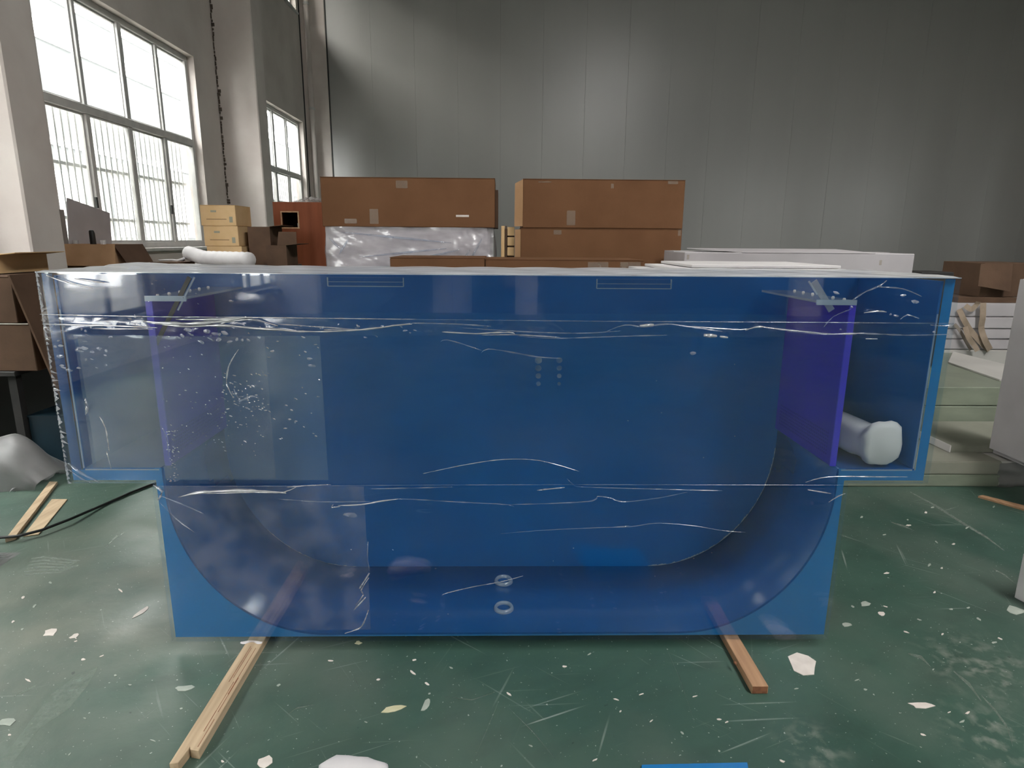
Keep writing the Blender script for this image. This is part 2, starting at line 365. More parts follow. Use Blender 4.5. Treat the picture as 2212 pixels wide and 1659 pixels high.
# windows
def window(n, y0, y1, z0, z1, zm, label, grille, x=WX, sgn=1):
    gmat = M['glass'] if zm else M['glass_dimmed']
    xf = x-sgn*.14
    w = empty('window_%d' % n, (xf, (y0+y1)/2, z0)); tag(w, label, kind='structure')
    fw = .07
    f = B()
    for (a, c, d, e) in ((y0, y1, z0, z0+fw), (y0, y1, z1-fw, z1), (y0, y0+fw, z0+fw, z1-fw), (y1-fw, y1, z0+fw, z1-fw)):
        f.box(xf-.035, xf+.035, a, c, d, e)
    f.build('window_frame', M['frame'], w, bevel=.004)
    k = 4; st = (y1-y0)/k
    zs = [(z0+fw, zm-.045), (zm+.045, z1-fw)] if zm else [(z0+fw, z1-fw)]
    if zm: B().box(xf-.04, xf+.045, y0+fw, y1-fw, zm-.045, zm+.045).build('transom', M['frame'], w, bevel=.004)
    for r, (za, zb) in enumerate(zs):
        for i in range(1, k):
            hw = .042 if i == 2 else .028
            B().box(xf-.03, xf+.03, y0+i*st-hw, y0+i*st+hw, za, zb).build('mullion', M['frame'], w, bevel=.004)
        for i in range(k):
            ya, yb = y0+i*st+.03, y0+(i+1)*st-.03
            off = .012 if (i % 2 and r == 0) else -.012
            if grille:
                s = B(); sw = .022
                for (a, c, d, e) in ((ya, yb, za, za+sw), (ya, yb, zb-sw, zb), (ya, ya+sw, za+sw, zb-sw), (yb-sw, yb, za+sw, zb-sw)):
                    s.box(xf+off-.012, xf+off+.012, a, c, d, e)
                sash = s.build('sash', M['frame'], w)
                B().box(xf+off-.003, xf+off+.003, ya+sw, yb-sw, za+sw, zb-sw).build('pane', M['glass'], sash)
                if r == 0 and i in (0, 2):
                    B().box(xf+.03, xf+.055, yb-.05, yb-.02, za+.38, za+.50).build('window_latch', M['seam'], sash, bevel=.004)
            else:
                B().box(xf-.003, xf+.003, ya, yb, za, zb).build('pane', gmat, w)
    B().box(x-sgn*.24-.05, x+.05, y0-.03, y1+.03, z0-.045, z0-.001).build('window_sill', M['frame'], w, bevel=.006)
    if grille:
        zg1 = zm+.1; me = B().box(-.018, .018, -.012, .012, 0, zg1-z0-.02); gm = mesh('grille_bar', me.v, me.f); gm.materials.append(M['bars'])
        o0 = wloc(w); yy = y0+.06
        while yy < y1-.04:
            link('grille_bar', gm, None, w, Vector((x-.30, yy, z0))-o0); yy += .118
        for zz in (z0+.32, z0+.9, zg1-.08): B().box(x-.325, x-.29, y0, y1, zz, zz+.035).build('grille_rail', M['bars'], w)
window(1, *BAYS[3][:2], BAYS[3][2], ZT, ZM, 'large nearer window of white barred lower panes and clear upper panes', True)
window(2, *BAYS[4][:2], BAYS[4][2], ZT, ZM, 'farther tall window partly hidden by the concrete pillar', True)
window(3, *BAYS[4][:2], UP0, UP1, None, 'high window near the ceiling in the far bay', False)
k = 4
for (a, b_, s) in BAYS[:4]:
    a = max(a, FY+.02)
    if (a, b_) != BAYS[3][:2]:
        window(k, a, b_, s, ZT, ZM, 'window further back along the plastered wall', False); k += 1
    window(k, a, b_, UP0, UP1, None, 'high window above the plastered wall bay', False); k += 1
for (a, b_) in RBAYS:
    window(k, a, b_, 1.36, ZT, ZM, 'window in the far right wall', False, RX, -1); k += 1
# buildings across the yards; the unseen right one is added to block daylight
nr_ = empty('blocking_building', (24, 3, -.15), 'unseen building added outside the right wall to block daylight', 'building')
B().box(24, 24.3, -20, 30, -.15, 12.6).build('cladding', M['outwall'], nr_)
B().box(23.6, 24.6, -20, 30, 12.6, 12.9).build('eave', M['bars'], nr_)
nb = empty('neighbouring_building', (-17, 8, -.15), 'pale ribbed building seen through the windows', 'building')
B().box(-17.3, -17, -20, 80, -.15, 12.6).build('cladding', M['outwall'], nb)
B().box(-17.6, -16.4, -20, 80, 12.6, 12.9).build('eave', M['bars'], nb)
for i in range(8):
    B().box(-17.0, -16.96, 14+i*5, 17+i*5, 1.5, 4.0).build('window_panel', M['bars'], nb)
B().box(-17.0, -16.93, -20, 80, 4.9, 5.15).build('band', M['bars'], nb)
B().box(-17.0, -16.93, -20, 80, 8.6, 9.3).build('band', M['bars'], nb)
B().box(-17.0, -16.95, -20, 80, 10.2, 10.5).build('band', M['bars'], nb)

# ------------------------------------------------------------------ the tank
D, CX = 2.08, .013
HW1, HW2 = 1.509, 1.223
ZT0, ZM0, ZB0 = H-.112, H-.8325, .0307          # top, arm underside, bottom
TH = .022; DEP = .52; YR = D+DEP                # front panel thickness, inner depth, rear panel face
HU, EA, EB, ZU = 1.19, .53, .58, .046           # bent trough: half width, corner ellipse, floor height
ZA = .700                                       # arm floor
AX = 1.468                                      # arm outer wall
tank = empty('acrylic_tank', (CX, D+.28, ZB0), 'T-shaped acrylic tank with blue protective film wrapped in clear stretch film', 'tank')
def T_out(y, g=0.0):
    return [Vector((CX+x, y, z)) for x, z in ((-HW1+g, ZT0-g), (HW1-g, ZT0-g), (HW1-g, ZM0+g), (HW2-g, ZM0+g), (HW2-g, ZB0+g), (-HW2+g, ZB0+g), (-HW2+g, ZM0+g), (-HW1+g, ZM0+g))]
B().prism(T_out(D), (0, TH, 0)).build('front_panel', M['acrylic'], tank)
B().prism(T_out(YR), (0, .02, 0)).build('rear_panel', M['blue'], tank)
def U_prof(off=0.0, n=28, ztop=None):
    """bent sheet outline from the upper left down, across and up to the upper right; off moves it outward"""
    pts = []
    hu, ea, eb, zu = HU+off, EA+off, EB+off, ZU-off
    zc = zu+eb; ztop = ztop if ztop is not None else ZA
    pts.append((-hu, ztop))
    for i in range(n+1):
        t = math.pi + (math.pi/2)*i/n; pts.append((-(hu-ea)+ea*math.cos(t), zc+eb*math.sin(t)))
    for i in range(n+1):
        t = -math.pi/2 + (math.pi/2)*i/n; pts.append(((hu-ea)+ea*math.cos(t), zc+eb*math.sin(t)))
    pts.append((hu, ztop)); return pts
def sheet(prof, y0, y1, th_prof):
    b = B(); n = len(prof)
    vs = [(CX+x, y, z) for pr in (prof, th_prof) for y in (y0, y1) for x, z in pr]
    fs = []
    for i in range(n-1):
        fs += [(i, i+1, n+i+1, n+i), (2*n+i, 3*n+i, 3*n+i+1, 2*n+i+1), (i, 2*n+i, 2*n+i+1, i+1), (n+i, n+i+1, 3*n+i+1, 3*n+i)]
    fs += [(0, n, 3*n, 2*n), (n-1, 2*n+n-1, 3*n+n-1, n+n-1)]
    return b.poly(vs, fs)
trough = sheet(U_prof(0), D+TH+.004, YR-.001, U_prof(.012)).build('bent_trough', M['trough'], tank, smooth=False)
for p in trough.data.polygons: p.use_smooth = len(p.vertices) == 4 and abs(p.normal.y) < .5
# protective film left on the rim of the front panel, outside trough and arms
def rim_film():
    b = B(); y = D+TH+.0008
    g = .003
    # lower corners: strip between the trough outline and the panel outline, arm by arm
    prof = U_prof(.006)
    half = [p for p in prof if p[0] >= 0]      # right half from centre bottom to top
    half = [(0.0, ZU-.006)]+half
    for sg in (-1, 1):
        outer = []
        for (x, z) in half:
            # push from the trough outline to the panel edge
            if x < HU-EA+1e-6: outer.append((x, ZB0+g))
            else:
                t = (z-(ZU-.006))/(EB+.006); ang = min(1, max(0, t))
                cx_, cz_ = HU-EA, ZU+EB
                dx, dz = x-cx_, z-cz_
                if z >= cz_ : outer.append((HW2-g, z))
                else:
                    k1 = (HW2-g-cx_)/dx if dx > 1e-6 else 1e9
                    k2 = (ZB0+g-cz_)/dz if dz < -1e-6 else 1e9
                    kk = min(k1, k2); outer.append((cx_+dx*kk, cz_+dz*kk))
        # make sure the outside corner is kept
        n = len(half); vs = []; 
        for (a, c) in zip(half, outer): vs += [(CX+sg*a[0], y, a[1]), (CX+sg*c[0], y, c[1])]
        fs = [(2*i, 2*i+1, 2*i+3, 2*i+2) for i in range(n-1)]
        b.poly(vs, fs)
        ci = max(range(n-1), key=lambda i: (outer[i][0] < HW2-g-1e-4 and outer[i+1][0] > HW2-g-1e-4))
        b.poly([(CX+sg*outer[ci][0], y, outer[ci][1]), (CX+sg*(HW2-g), y, ZB0+g), (CX+sg*outer[ci+1][0], y, outer[ci+1][1])], [(0, 1, 2)])
        # arm rim: below the arm floor and outside the arm wall
        def q(x0, x1, z0, z1): b.poly([(CX+sg*x0, y, z0), (CX+sg*x1, y, z0), (CX+sg*x1, y, z1), (CX+sg*x0, y, z1)], [(0, 1, 2, 3)])
        q(HW2-g, HW1-g, ZM0+g, ZA-.006); q(HU+.006, HW2-g, ZM0+g, ZA-.006) if False else None
        if sg > 0: q(AX+.004, HW1-g, ZA-.006, ZT0-g)
    return b
rf = rim_film()
rfv = rf.build('rim_film', M['blue_rim'], tank)
yq = D+TH+.0008; B().poly([(CX-HW1+.003, yq, ZA-.006), (CX-AX-.004, yq, ZA-.006), (CX-AX-.004, yq, ZT0-.003), (CX-HW1+.003, yq, ZT0-.003)], [(0, 1, 2, 3)]).build('shaded_rim_film', M['rim_shaded'], tank)  # left rim strip, its shade painted in as a darker blue
# side overflow arms: clear floor, outer wall, violet inner wall, frosted top plate with rivets, slanting brace
for sg in (-1, 1):
    X = lambda v: CX+sg*v
    def bx(x0, x1, y0, y1, z0, z1): a, c = sorted((X(x0), X(x1))); return B().box(a, c, y0, y1, z0, z1)
    bx(HU+.014, AX, D+TH+.002, YR-.001, ZA-.008, ZA).build('arm_floor', M['trough'], tank)
    bx(AX-.008, AX, D+TH+.002, YR-.001, ZA, ZT0-.01).build('arm_wall', M['blue'], tank)
    bx(HU+.014, AX-.008, D+TH+.0005, D+TH+.004, ZA-.008, ZA-.003).build('arm_floor_edge', M['edge'], tank)
    bx(AX-.006, AX-.002, D+TH+.0005, D+TH+.004, ZA, ZT0-.12).build('arm_wall_edge', M['edge'], tank)
    pn = bx(HU-.012, HU, D+TH+.03, YR-.001, ZA+.001, H-.20).build('violet_panel', M['purple'], tank)
    # rows of fine holes near the foot of the panel
    hol = B(); xh = X(HU-.0125)
    for i in range(30):
        for j in range(7):
            yy = D+.09+i*.0135; zz = ZA+.035+j*.013
            hol.box(min(xh, xh-sg*.0006), max(xh, xh-sg*.0006), yy-.0035, yy+.0035, zz-.0035, zz+.0035)
    tag(hol.build('slot_holes', M['purple_dark'], pn), kind='stuff')
    bx(HU-.016, HU+.006, D+TH+.024, D+TH+.03, ZA+.001, H-.2).build('violet_edge', M['violet_edge'], pn)
    tp = bx(HU-.135, HU, D+TH+.02, YR-.02, H-.198, H-.190).build('top_plate', M['plate'], tank)
    bx(HU-.135, HU, D+TH+.012, D+TH+.0195, H-.205, H-.187).build('plate_edge', M['edge'], tp)
    for i in range(6):
        yy = D+.07+i*.075
        B().tube([(X(HU-.025), yy, H-.1905), (X(HU-.025), yy, H-.184)], [.006, .004], 8).build('rivet', M['white_foam'], tp)
    a = Vector((X(1.045), D+.055, ZT0-.015)); c = Vector((X(1.19 if sg < 0 else 1.115), D+.05, H-(.37 if sg < 0 else .225)))
    B().bar(a, c, .022 if sg > 0 else .014, .004, (0, 1, 0)).build('slanting_brace', M['plate' if sg > 0 else 'blacksteel'], tank)
    B().bar(a+Vector((sg*-.018, -.003, 0)), a+Vector((sg*-.018, -.003, 0))+(c-a)*.45, .005, .004, (0, 1, 0)).build('brace_glint', M['edge'], tank)  # pale strip drawn in as the white glint beside the brace
# ragged white edge of the film trimmed along the trough on the rear panel
pr = U_prof(-.002, 60); yb = YR-.004
for sg, zlim, dens in ((1, .66, 1), (-1, .24, .6)):
    rg = B()
    pts = [p for p in pr if p[0]*sg >= -.02 and p[1] < zlim]
    pts.sort(key=lambda p: p[0]*sg if p[1] < .2 else 10+p[1])
    dense = []
    for i in range(len(pts)-1):
        (x0, z0), (x1, z1) = pts[i], pts[i+1]; nn = max(1, int(math.hypot(x1-x0, z1-z0)/.012))
        dense += [(x0+(x1-x0)*k/nn, z0+(z1-z0)*k/nn) for k in range(nn)]
    for i in range(len(dense)-1):
        (x0, z0), (x1, z1) = dense[i], dense[i+1]
        ax = abs(x0); amp = .0028
        if .35 < ax < .66: amp = .004
        if ax > .66 and sg > 0: amp = .0065 if z0 < .3 else .004
        if random.random() < .25: amp *= .35
        wd = amp*random.uniform(.5, 1.2)
        d = Vector((x1-x0, 0, z1-z0)).normalized(); nrm = Vector((-d.z, 0, d.x))*(1 if sg > 0 else -1)
        p0 = Vector((CX+x0, yb, z0)); p1 = Vector((CX+x1, yb, z1))
        rg.poly([p0, p1, p1+nrm*wd, p0+nrm*wd*random.uniform(.4, 1)], [(0, 1, 2, 3)])
    rg.build('trimmed_film_edge', M['crease_white'], tank)
# two drains in the trough floor
for yy, rr in ((D+.385, .036), (D+.18, .036)):
    dr = B(); n = 24; prof = [(rr*.78, .0), (rr*.78, .014), (rr*.95, .016), (rr*1.1, .008), (rr*1.12, 0.001)]
    for i in range(n):
        t = 2*math.pi*i/n
        for (r, z) in prof: dr.v.append(Vector((CX+.004+r*math.cos(t), yy+r*math.sin(t), ZU+z)))
    k = len(prof)
    for i in range(n):
        for j in range(k-1): dr.f.append([i*k+j, ((i+1) % n)*k+j, ((i+1) % n)*k+j+1, i*k+j+1])
    dd = dr.build('drain_ring', M['edge'], tank, smooth=True)
    B().tube([(CX+.004, yy, ZU+.0005), (CX+.004, yy, ZU+.002)], rr*.76, 20).build('drain_hole', M['trough'], dd)
# small clear tabs hanging below the top edge of the front panel
for (xa, xb, ya, yb_) in ((708, 871, 600, 618), (1289, 1451, 601, 623)):
    p = unp(xa, yb_, D+TH+.03); q = unp(xb, ya, D+TH+.03); t = B(); y = D+TH+.03
    tb = B().box(p.x, q.x, y, y+.005, p.z, ZT0-.012).build('clear_tab', M['acrylic'], tank)
    e = B(); w = .0014
    e.box(p.x, q.x, y-.001, y+.006, p.z-w, p.z+w); e.box(p.x-w, p.x+w, y-.001, y+.006, p.z, ZT0-.012); e.box(q.x-w, q.x+w, y-.001, y+.006, p.z, ZT0-.012)
    zc = (p.z+ZT0-.012)/2; e.box(p.x, q.x, y-.001, y+.006, zc-w*.4, zc+w*.4)
    e.build('tab_edge', M['edge'], tb)
# small moulded marks and pipe stubs on the rear panel
for (xx, yy, rr) in ((1163, 778, 12), (1208, 778, 10)):
    for j in range(4):
        c = unp(xx, yy+j*17, YR-.006); B().tube([c, c+Vector((0, .005, 0))], [rr*.0013*(1-.12*j), rr*.0008*(1-.12*j)], 12).build('moulded_mark', M['crease_soft'], tank)

# stretch wrap: three bands of film over the front, gently rippled
def film(name, poly_px, yoff, mat, nx, nz, amp, seed, edge_amp=0, zc=None):
    """film band between two pixel-free world rectangles: x0,x1,z0,z1"""
    x0, x1, z0, z1 = poly_px; rnd = random.Random(seed); ph = [rnd.uniform(0, 6.28) for _ in range(8)]
    b = B()
    for j in range(nz+1):
        for i in range(nx+1):
            x = x0+(x1-x0)*i/nx; z = z0+(z1-z0)*j/nz
            d = amp*(math.sin(x*5+z*3+ph[0])+.7*math.sin(x*11-z*13+ph[1])+.5*math.sin(z*31+x*2+ph[2]))
            if zc is not None:
                for c in zc: d += edge_amp*math.exp(-((z-c)/.02)**2)*(math.sin(x*9+ph[3])+.6*math.sin(x*23+z*60+ph[4])+.4*math.sin(x*41+ph[5]))
            b.v.append(Vector((x, D-yoff-abs(d)-.0005, z)))
    for j in range(nz):
        for i in range(nx):
            k = j*(nx+1)+i; b.f.append([k, k+1, k+nx+2, k+nx+1])
    return b.build(name, mat, tank, smooth=True)
zs1 = unp(1100, 725, D).z; zs0 = unp(1100, 690, D).z; zs2 = unp(1100, 1050, D).z; zs3 = unp(1100, 1092, D).z
film('stretch_wrap', (CX-HW1+.002, CX+HW1-.002, zs1, ZT0-.002), .002, M['wrap'], 150, 24, .0012, 1, .004, (zs1+.012,))
film('stretch_wrap', (CX-HW1+.002, CX+HW1-.002, ZM0+.003, zs0), .0065, M['wrap'], 150, 40, .0012, 2, .004, (zs0-.01,))
film('stretch_wrap', (CX-HW2+.002, CX+HW2-.002, ZB0+.003, zs2), .0105, M['wrap'], 130, 50, .0012, 3, .004, (zs2-.01, zs3))
lp = unp(790, 1200, D).x
film('torn_and_reflection_sheet', (CX-HW2+.012, lp, ZB0+.03, zs2-.01), -.026, M['wrap_hazy'], 60, 50, .0015, 4, .003, (zs2-.02,))
film('torn_and_reflection_sheet', (CX-HW1+.075, unp(690, 800, D).x, zs2+.012, zs1-.008), -.0285, M['wrap_wide'], 60, 40, .0012, 5, .003, (zs1-.02,))  # wide haze layer added to stand for the reflection at left
film('torn_and_reflection_sheet', (CX-HW1+.085, unp(570, 800, D).x, zs2+.016, zs1-.012), -.031, M['wrap_mid'], 60, 40, .0012, 6, .003, (zs1-.02,))  # narrower haze layer, painted reflection over the wide one

# creases in the film: raised ridges
def crease(px, w, mat='crease', seed=0, jit=1.0, yoff=.018):
    rnd = random.Random(seed*17+len(px)+int(px[0][0])); P = [unp(x, y, D-yoff) for x, y in px]
    Q = []
    for i in range(len(P)-1):
        n = max(2, int((P[i+1]-P[i]).length/.02))
        for k in range(n):
            t = k/n; p0 = P[max(i-1, 0)]; p1 = P[i]; p2 = P[i+1]; p3 = P[min(i+2, len(P)-1)]
            Q.append(.5*((2*p1)+(p2-p0)*t+(2*p0-5*p1+4*p2-p3)*t*t+(3*p1-p0-3*p2+p3)*t**3))
    Q.append(P[-1]); b = B(); n = len(Q)
    ws = [w*.00155*(.25+.75*math.sin(math.pi*min(1, max(0, (i+.3)/(n-.4))))**.6)*rnd.uniform(1-.45*jit, 1+.3*jit) for i in range(n)]
    for i, p in enumerate(Q):
        d = (Q[min(i+1, n-1)]-Q[max(i-1, 0)]).normalized(); nr = Vector((-d.z, 0, d.x))
        if nr.z < 0: nr = -nr
        hgt = min(.006, ws[i]*.8)
        b.v += [p+nr*ws[i]/2, p+Vector((0, -hgt, 0)), p-nr*ws[i]/2, p+Vector((0, .0012, 0))]
    for i in range(n-1):
        for k in range(4): b.f.append([i*4+k, i*4+(k+1) % 4, i*4+4+(k+1) % 4, i*4+4+k])
    b.f += [[0, 1, 2, 3], [(n-1)*4+3, (n-1)*4+2, (n-1)*4+1, (n-1)*4]]
    return b.build('film_crease', M[mat], tank, smooth=True)
CR = [
 # upper seam
 ([(86, 679), (330, 684), (560, 686), (900, 690)], 3, 'crease'), ([(900, 690), (1300, 694), (1700, 696), (2066, 699)], 1.6, 'crease_soft'),
 ([(92, 700), (250, 704), (340, 708)], 4, 'crease_white'), ([(200, 710), (330, 711)], 3, 'crease_white'),
 ([(310, 694), (380, 699), (450, 697), (520, 688), (532, 684)], 8, 'crease_white'), ([(320, 697), (400, 705), (480, 703), (560, 710), (640, 714)], 6, 'crease_white'),
 ([(380, 690), (470, 690), (530, 686)], 5, 'crease_white'), ([(470, 700), (540, 690), (600, 704)], 5, 'crease'),
 ([(560, 708), (650, 716), (760, 714), (850, 704), (890, 700)], 4, 'crease_white'), ([(600, 700), (700, 707), (790, 713)], 3, 'crease'),
 ([(700, 712), (790, 712), (850, 703), (886, 699)], 4, 'crease_white'), ([(890, 698), (980, 700), (1060, 705)], 4, 'crease_soft'),
 ([(955, 717), (1030, 721), (1060, 719), (1100, 718), (1112, 721)], 4, 'crease_white'), ([(1040, 724), (1100, 723), (1150, 725), (1210, 729)], 3, 'crease'),
 ([(1000, 708), (1120, 716), (1250, 720), (1340, 715)], 3, 'crease_soft'), ([(1120, 726), (1200, 731), (1300, 728), (1440, 724)], 3, 'crease_soft'),
 ([(1310, 716), (1350, 702), (1390, 706), (1440, 700), (1490, 706), (1560, 716)], 4, 'crease_soft'), ([(1382, 704), (1412, 702)], 9, 'crease_white'),
 ([(1520, 724), (1548, 726)], 9, 'crease_white'), ([(1555, 727), (1572, 729)], 5, 'crease_white'), ([(1490, 705), (1600, 712), (1640, 706), (1690, 712), (1800, 722)], 3, 'crease'),
 ([(1610, 714), (1630, 707), (1650, 706)], 5, 'crease'), ([(1700, 716), (1780, 722), (1850, 720), (1960, 724), (2060, 722)], 3, 'crease_soft'), ([(1820, 722), (1850, 721)], 4, 'crease_white'), ([(1870, 732), (1895, 732)], 3, 'crease_white'),
 # lower seam
 ([(335, 1050), (600, 1050), (900, 1048), (1300, 1047), (1826, 1048)], 1.6, 'crease_soft'), ([(332, 1048), (350, 1062), (342, 1080)], 8, 'crease'),
 ([(385, 1074), (430, 1064), (500, 1060), (570, 1061), (618, 1065)], 8, 'crease_white'), ([(440, 1066), (560, 1063), (610, 1064), (640, 1052)], 4, 'crease_white'),
 ([(620, 1052), (680, 1048), (715, 1047)], 4, 'crease'), ([(600, 1078), (700, 1084), (800, 1083)], 3, 'crease_soft'),
 ([(730, 1092), (780, 1090), (820, 1083), (860, 1078)], 4, 'crease_white'), ([(720, 1090), (716, 1096), (735, 1094)], 3, 'crease'), ([(860, 1078), (900, 1079), (1000, 1085), (1095, 1090), (1110, 1096)], 3, 'crease_soft'),
 ([(1080, 1090), (1180, 1088), (1280, 1082), (1290, 1072), (1320, 1076), (1345, 1084), (1420, 1076), (1485, 1063)], 3, 'crease_soft'),
 ([(800, 1056), (980, 1052)], 3, 'crease_soft'), ([(1160, 1059), (1220, 1053)], 4, 'crease'), ([(1225, 1034), (1240, 1048), (1260, 1052), (1400, 1056), (1560, 1060)], 2.5, 'crease_soft'),
 ([(1740, 1042), (1790, 1030), (1900, 1030), (1960, 1030)], 3, 'crease'), ([(1745, 1058), (1795, 1066)], 3, 'crease'), ([(1790, 1085), (1810, 1072), (1826, 1066)], 3, 'crease'),
 # long wrinkles over the middle
 ([(914, 1023), (1000, 1005), (1080, 993), (1150, 993), (1200, 1003), (1250, 1018)], 2.2, 'crease'),
 ([(952, 738), (965, 734), (1005, 745), (1040, 757)], 2.5, 'crease_soft'), ([(1040, 762), (1055, 754), (1110, 762), (1160, 771), (1212, 774)], 3, 'crease_soft'),
 ([(1080, 1153), (1180, 1145), (1290, 1140), (1360, 1138), (1420, 1130), (1500, 1136), (1560, 1146), (1610, 1150)], 2.2, 'crease_soft'),
 ([(955, 1286), (965, 1281), (1020, 1268), (1085, 1256), (1130, 1244)], 2.5, 'crease'),
 ([(1310, 1140), (1360, 1136)], 2, 'crease_soft'),
 # torn right edge of the left sheet
 ([(795, 1170), (794, 1200), (798, 1235)], 3, 'crease_soft'), ([(798, 1238), (785, 1258), (776, 1272)], 5, 'crease'), ([(797, 1248), (780, 1274), (785, 1285), (768, 1308)], 4, 'crease'), ([(790, 1290), (776, 1305), (764, 1318)], 4, 'crease'), ([(796, 1318), (786, 1345), (775, 1358), (745, 1368)], 4, 'crease'),
 # left arm wrinkles and top left sheen
 ([(160, 602), (190, 606), (225, 611)], 4, 'crease_white'), ([(100, 595), (150, 612), (200, 622)], 3, 'crease'), ([(120, 608), (125, 630), (122, 645)], 3, 'crease_soft'),
 ([(148, 1000), (175, 1022), (215, 1042)], 7, 'crease_soft'), ([(150, 1015), (180, 1036), (200, 1043)], 5, 'crease_soft'),
 ([(215, 900), (228, 925), (236, 975)], 3, 'crease'), ([(230, 975), (240, 1012)], 3, 'crease'), ([(184, 860), (188, 880), (186, 895)], 6, 'crease'),
 ([(515, 755), (495, 790), (490, 830), (505, 860)], 4, 'crease'), ([(505, 840), (520, 865), (545, 855), (560, 862)], 6, 'crease_soft'), ([(348, 920), (360, 945), (364, 985)], 2.5, 'crease_soft'),
 ([(1842, 648), (1870, 630), (1900, 618), (1915, 606)], 4, 'crease_soft'), ([(1780, 706), (1800, 684), (1838, 668)], 3, 'crease_soft'), ([(1866, 676), (1895, 672), (1915, 674)], 3, 'crease'), ([(1900, 620), (1950, 624), (1990, 640)], 3, 'crease_soft'), ([(1945, 690), (1960, 680), (1985, 688)], 3, 'crease_soft'), ([(2060, 700), (2040, 704), (2010, 702)], 3, 'crease_soft'),
 ([(345, 1085), (380, 1120), (420, 1150)], 3, 'crease_soft'), ([(340, 1068), (400, 1092), (440, 1110)], 3, 'crease_soft'),
]
for i, (p, w, m) in enumerate(CR): crease(p, w, m, i)
# ragged film torn along the left edges
tr = B(); rnd = random.Random(5)
def lerp(a, b, t): return a+(b-a)*t
for k in range(46):
    t = k/45; x = lerp(78, 147, t); y = lerp(592, 1042, t)
    ln = rnd.choice((4, 6, 8, 16 if .45 < t < .9 else 6)); hh = rnd.uniform(2, 7); a = unp(x-1, y-hh, D-.008); b_ = unp(x-1, y+hh, D-.008); c = unp(x+ln, y+rnd.uniform(-2, 8), D-.02)
    tr.poly([a, b_, c, a+Vector((0, .003, 0)), b_+Vector((0, .003, 0))], [(0, 1, 2), (3, 4, 2), (0, 3, 2), (1, 4, 2), (0, 1, 4, 3)])
tag(tr.build('torn_film_fringe', M['crease'], tank), kind='stuff')
# trapped air flecks under the film on the left
fk = B(); rnd = random.Random(11)
def fleck(x, y, a, bb, ang):
    c = unp(x, y, D-.017); n = 7; base = len(fk.v)
    fk.v.append(c+Vector((0, -.002, 0)))
    for i in range(n):
        t = 2*math.pi*i/n; dx = a*math.cos(t)*rnd.uniform(.7, 1.2); dz = bb*math.sin(t)*rnd.uniform(.7, 1.2)
        fk.v.append(c+Vector((dx*math.cos(ang)-dz*math.sin(ang), 0, dx*math.sin(ang)+dz*math.cos(ang)))*.00155)
    for i in range(n): fk.f.append([base, base+1+i, base+1+(i+1) % n])
for (x0, x1, y0, y1, n, a) in ((110, 250, 690, 800, 26, 5), (380, 600, 712, 740, 16, 6), (480, 580, 800, 900, 70, 3), (440, 570, 860, 985, 60, 2), (560, 690, 700, 960, 34, 3), (350, 470, 720, 990, 40, 2), (360, 385, 930, 1040, 60, 2), (600, 900, 700, 730, 20, 4), (100, 330, 680, 720, 18, 4), (300, 430, 600, 660, 16, 2), (1800, 2050, 610, 720, 8, 5), (700, 1600, 1100, 1350, 14, 1.5), (1300, 1680, 740, 1000, 10, 1.5)):
    for _ in range(n): fleck(rnd.uniform(x0, x1), rnd.uniform(y0, y1), a*rnd.uniform(.5, 1.5), a*rnd.uniform(.25, .7), rnd.uniform(-.6, .2))
for (x, y, a) in ((182, 752, 9), (150, 800, 8), (170, 795, 6), (215, 752, 6), (500, 650, 5), (668, 775, 7), (675, 790, 9), (447, 716, 10), (405, 712, 10), (130, 770, 8), (757, 1112, 16), (1497, 763, 9), (1977, 652, 9)): fleck(x, y, a, a*.45, -.1)
tag(fk.build('air_flecks', M['fleck'], tank), kind='stuff')
# loose film on top of the tank
lid = B(); nx, ny = 160, 14; rnd = random.Random(3); ph = [rnd.uniform(0, 6) for _ in range(6)]
for j in range(ny+1):
    for i in range(nx+1):
        x = CX-HW1+2*HW1*i/nx; y = D+.002+(DEP+.03)*j/ny; left = max(0, -(x+.2))/1.3
        hgt = .002+.003*abs(math.sin(x*13+ph[0]+y*4))+(.003+.003*left)*abs(math.sin(y*24+x*1.3+ph[1]))*(.3+.7*abs(math.sin(x*3.1+ph[2])))
        hgt += .012*math.exp(-((x+1.38)/.10)**2-((y-D-.42)/.07)**2)
        if j == 0: hgt = 0.002
        lid.v.append(Vector((x, y, ZT0+hgt)))
for j in range(ny):
    for i in range(nx):
        k = j*(nx+1)+i; lid.f.append([k, k+1, k+nx+2, k+nx+1])
lid.build('cover_film', M['lid'], tank, smooth=True)
B().box(CX-HW1, CX+HW1, D-.001, D+TH+.001, ZT0+.0005, ZT0+.003).build('panel_top_edge', M['edge'], tank)

# foam wrapped tube lying in the right arm
b = B(); n = 20; rings = []
def ring(c, ax, hw, hh, p=4.0, wob=0):
    out = []
    for k in range(n):
        t = 2*math.pi*k/n; ct, st = math.cos(t), math.sin(t)
        rr = (abs(ct)**p+abs(st)**p)**(-1/p); w = 1+wob*random.uniform(-1, 1)
        out.append(Vector(c)+Vector(ax)*(ct*rr*hw*w)+Vector((0, 0, 1))*(st*rr*hh*w))
    return out
for (x, y, hw, hh, z, wob) in ((1.352, D+.028, .058, .066, .074, .03), (1.352, D+.034, .069, .076, .080, .06), (1.354, D+.05, .073, .080, .083, .07), (1.35, D+.075, .066, .070, .077, .08), (1.347, D+.095, .054, .060, .068, .07), (1.345, D+.12, .056, .06, .066, .03), (1.34, D+.15, .056, .060, .064, .01), (1.325, D+.3, .056, .06, .064, .01), (1.30, D+.46, .056, .06, .064, .01)):
    rings.append(ring((CX+x, y, ZA+z+.007), Vector((1, .1, 0)).normalized(), hw, hh, 4 if y > D+.12 else 3, wob))
for r in rings: b.v += r
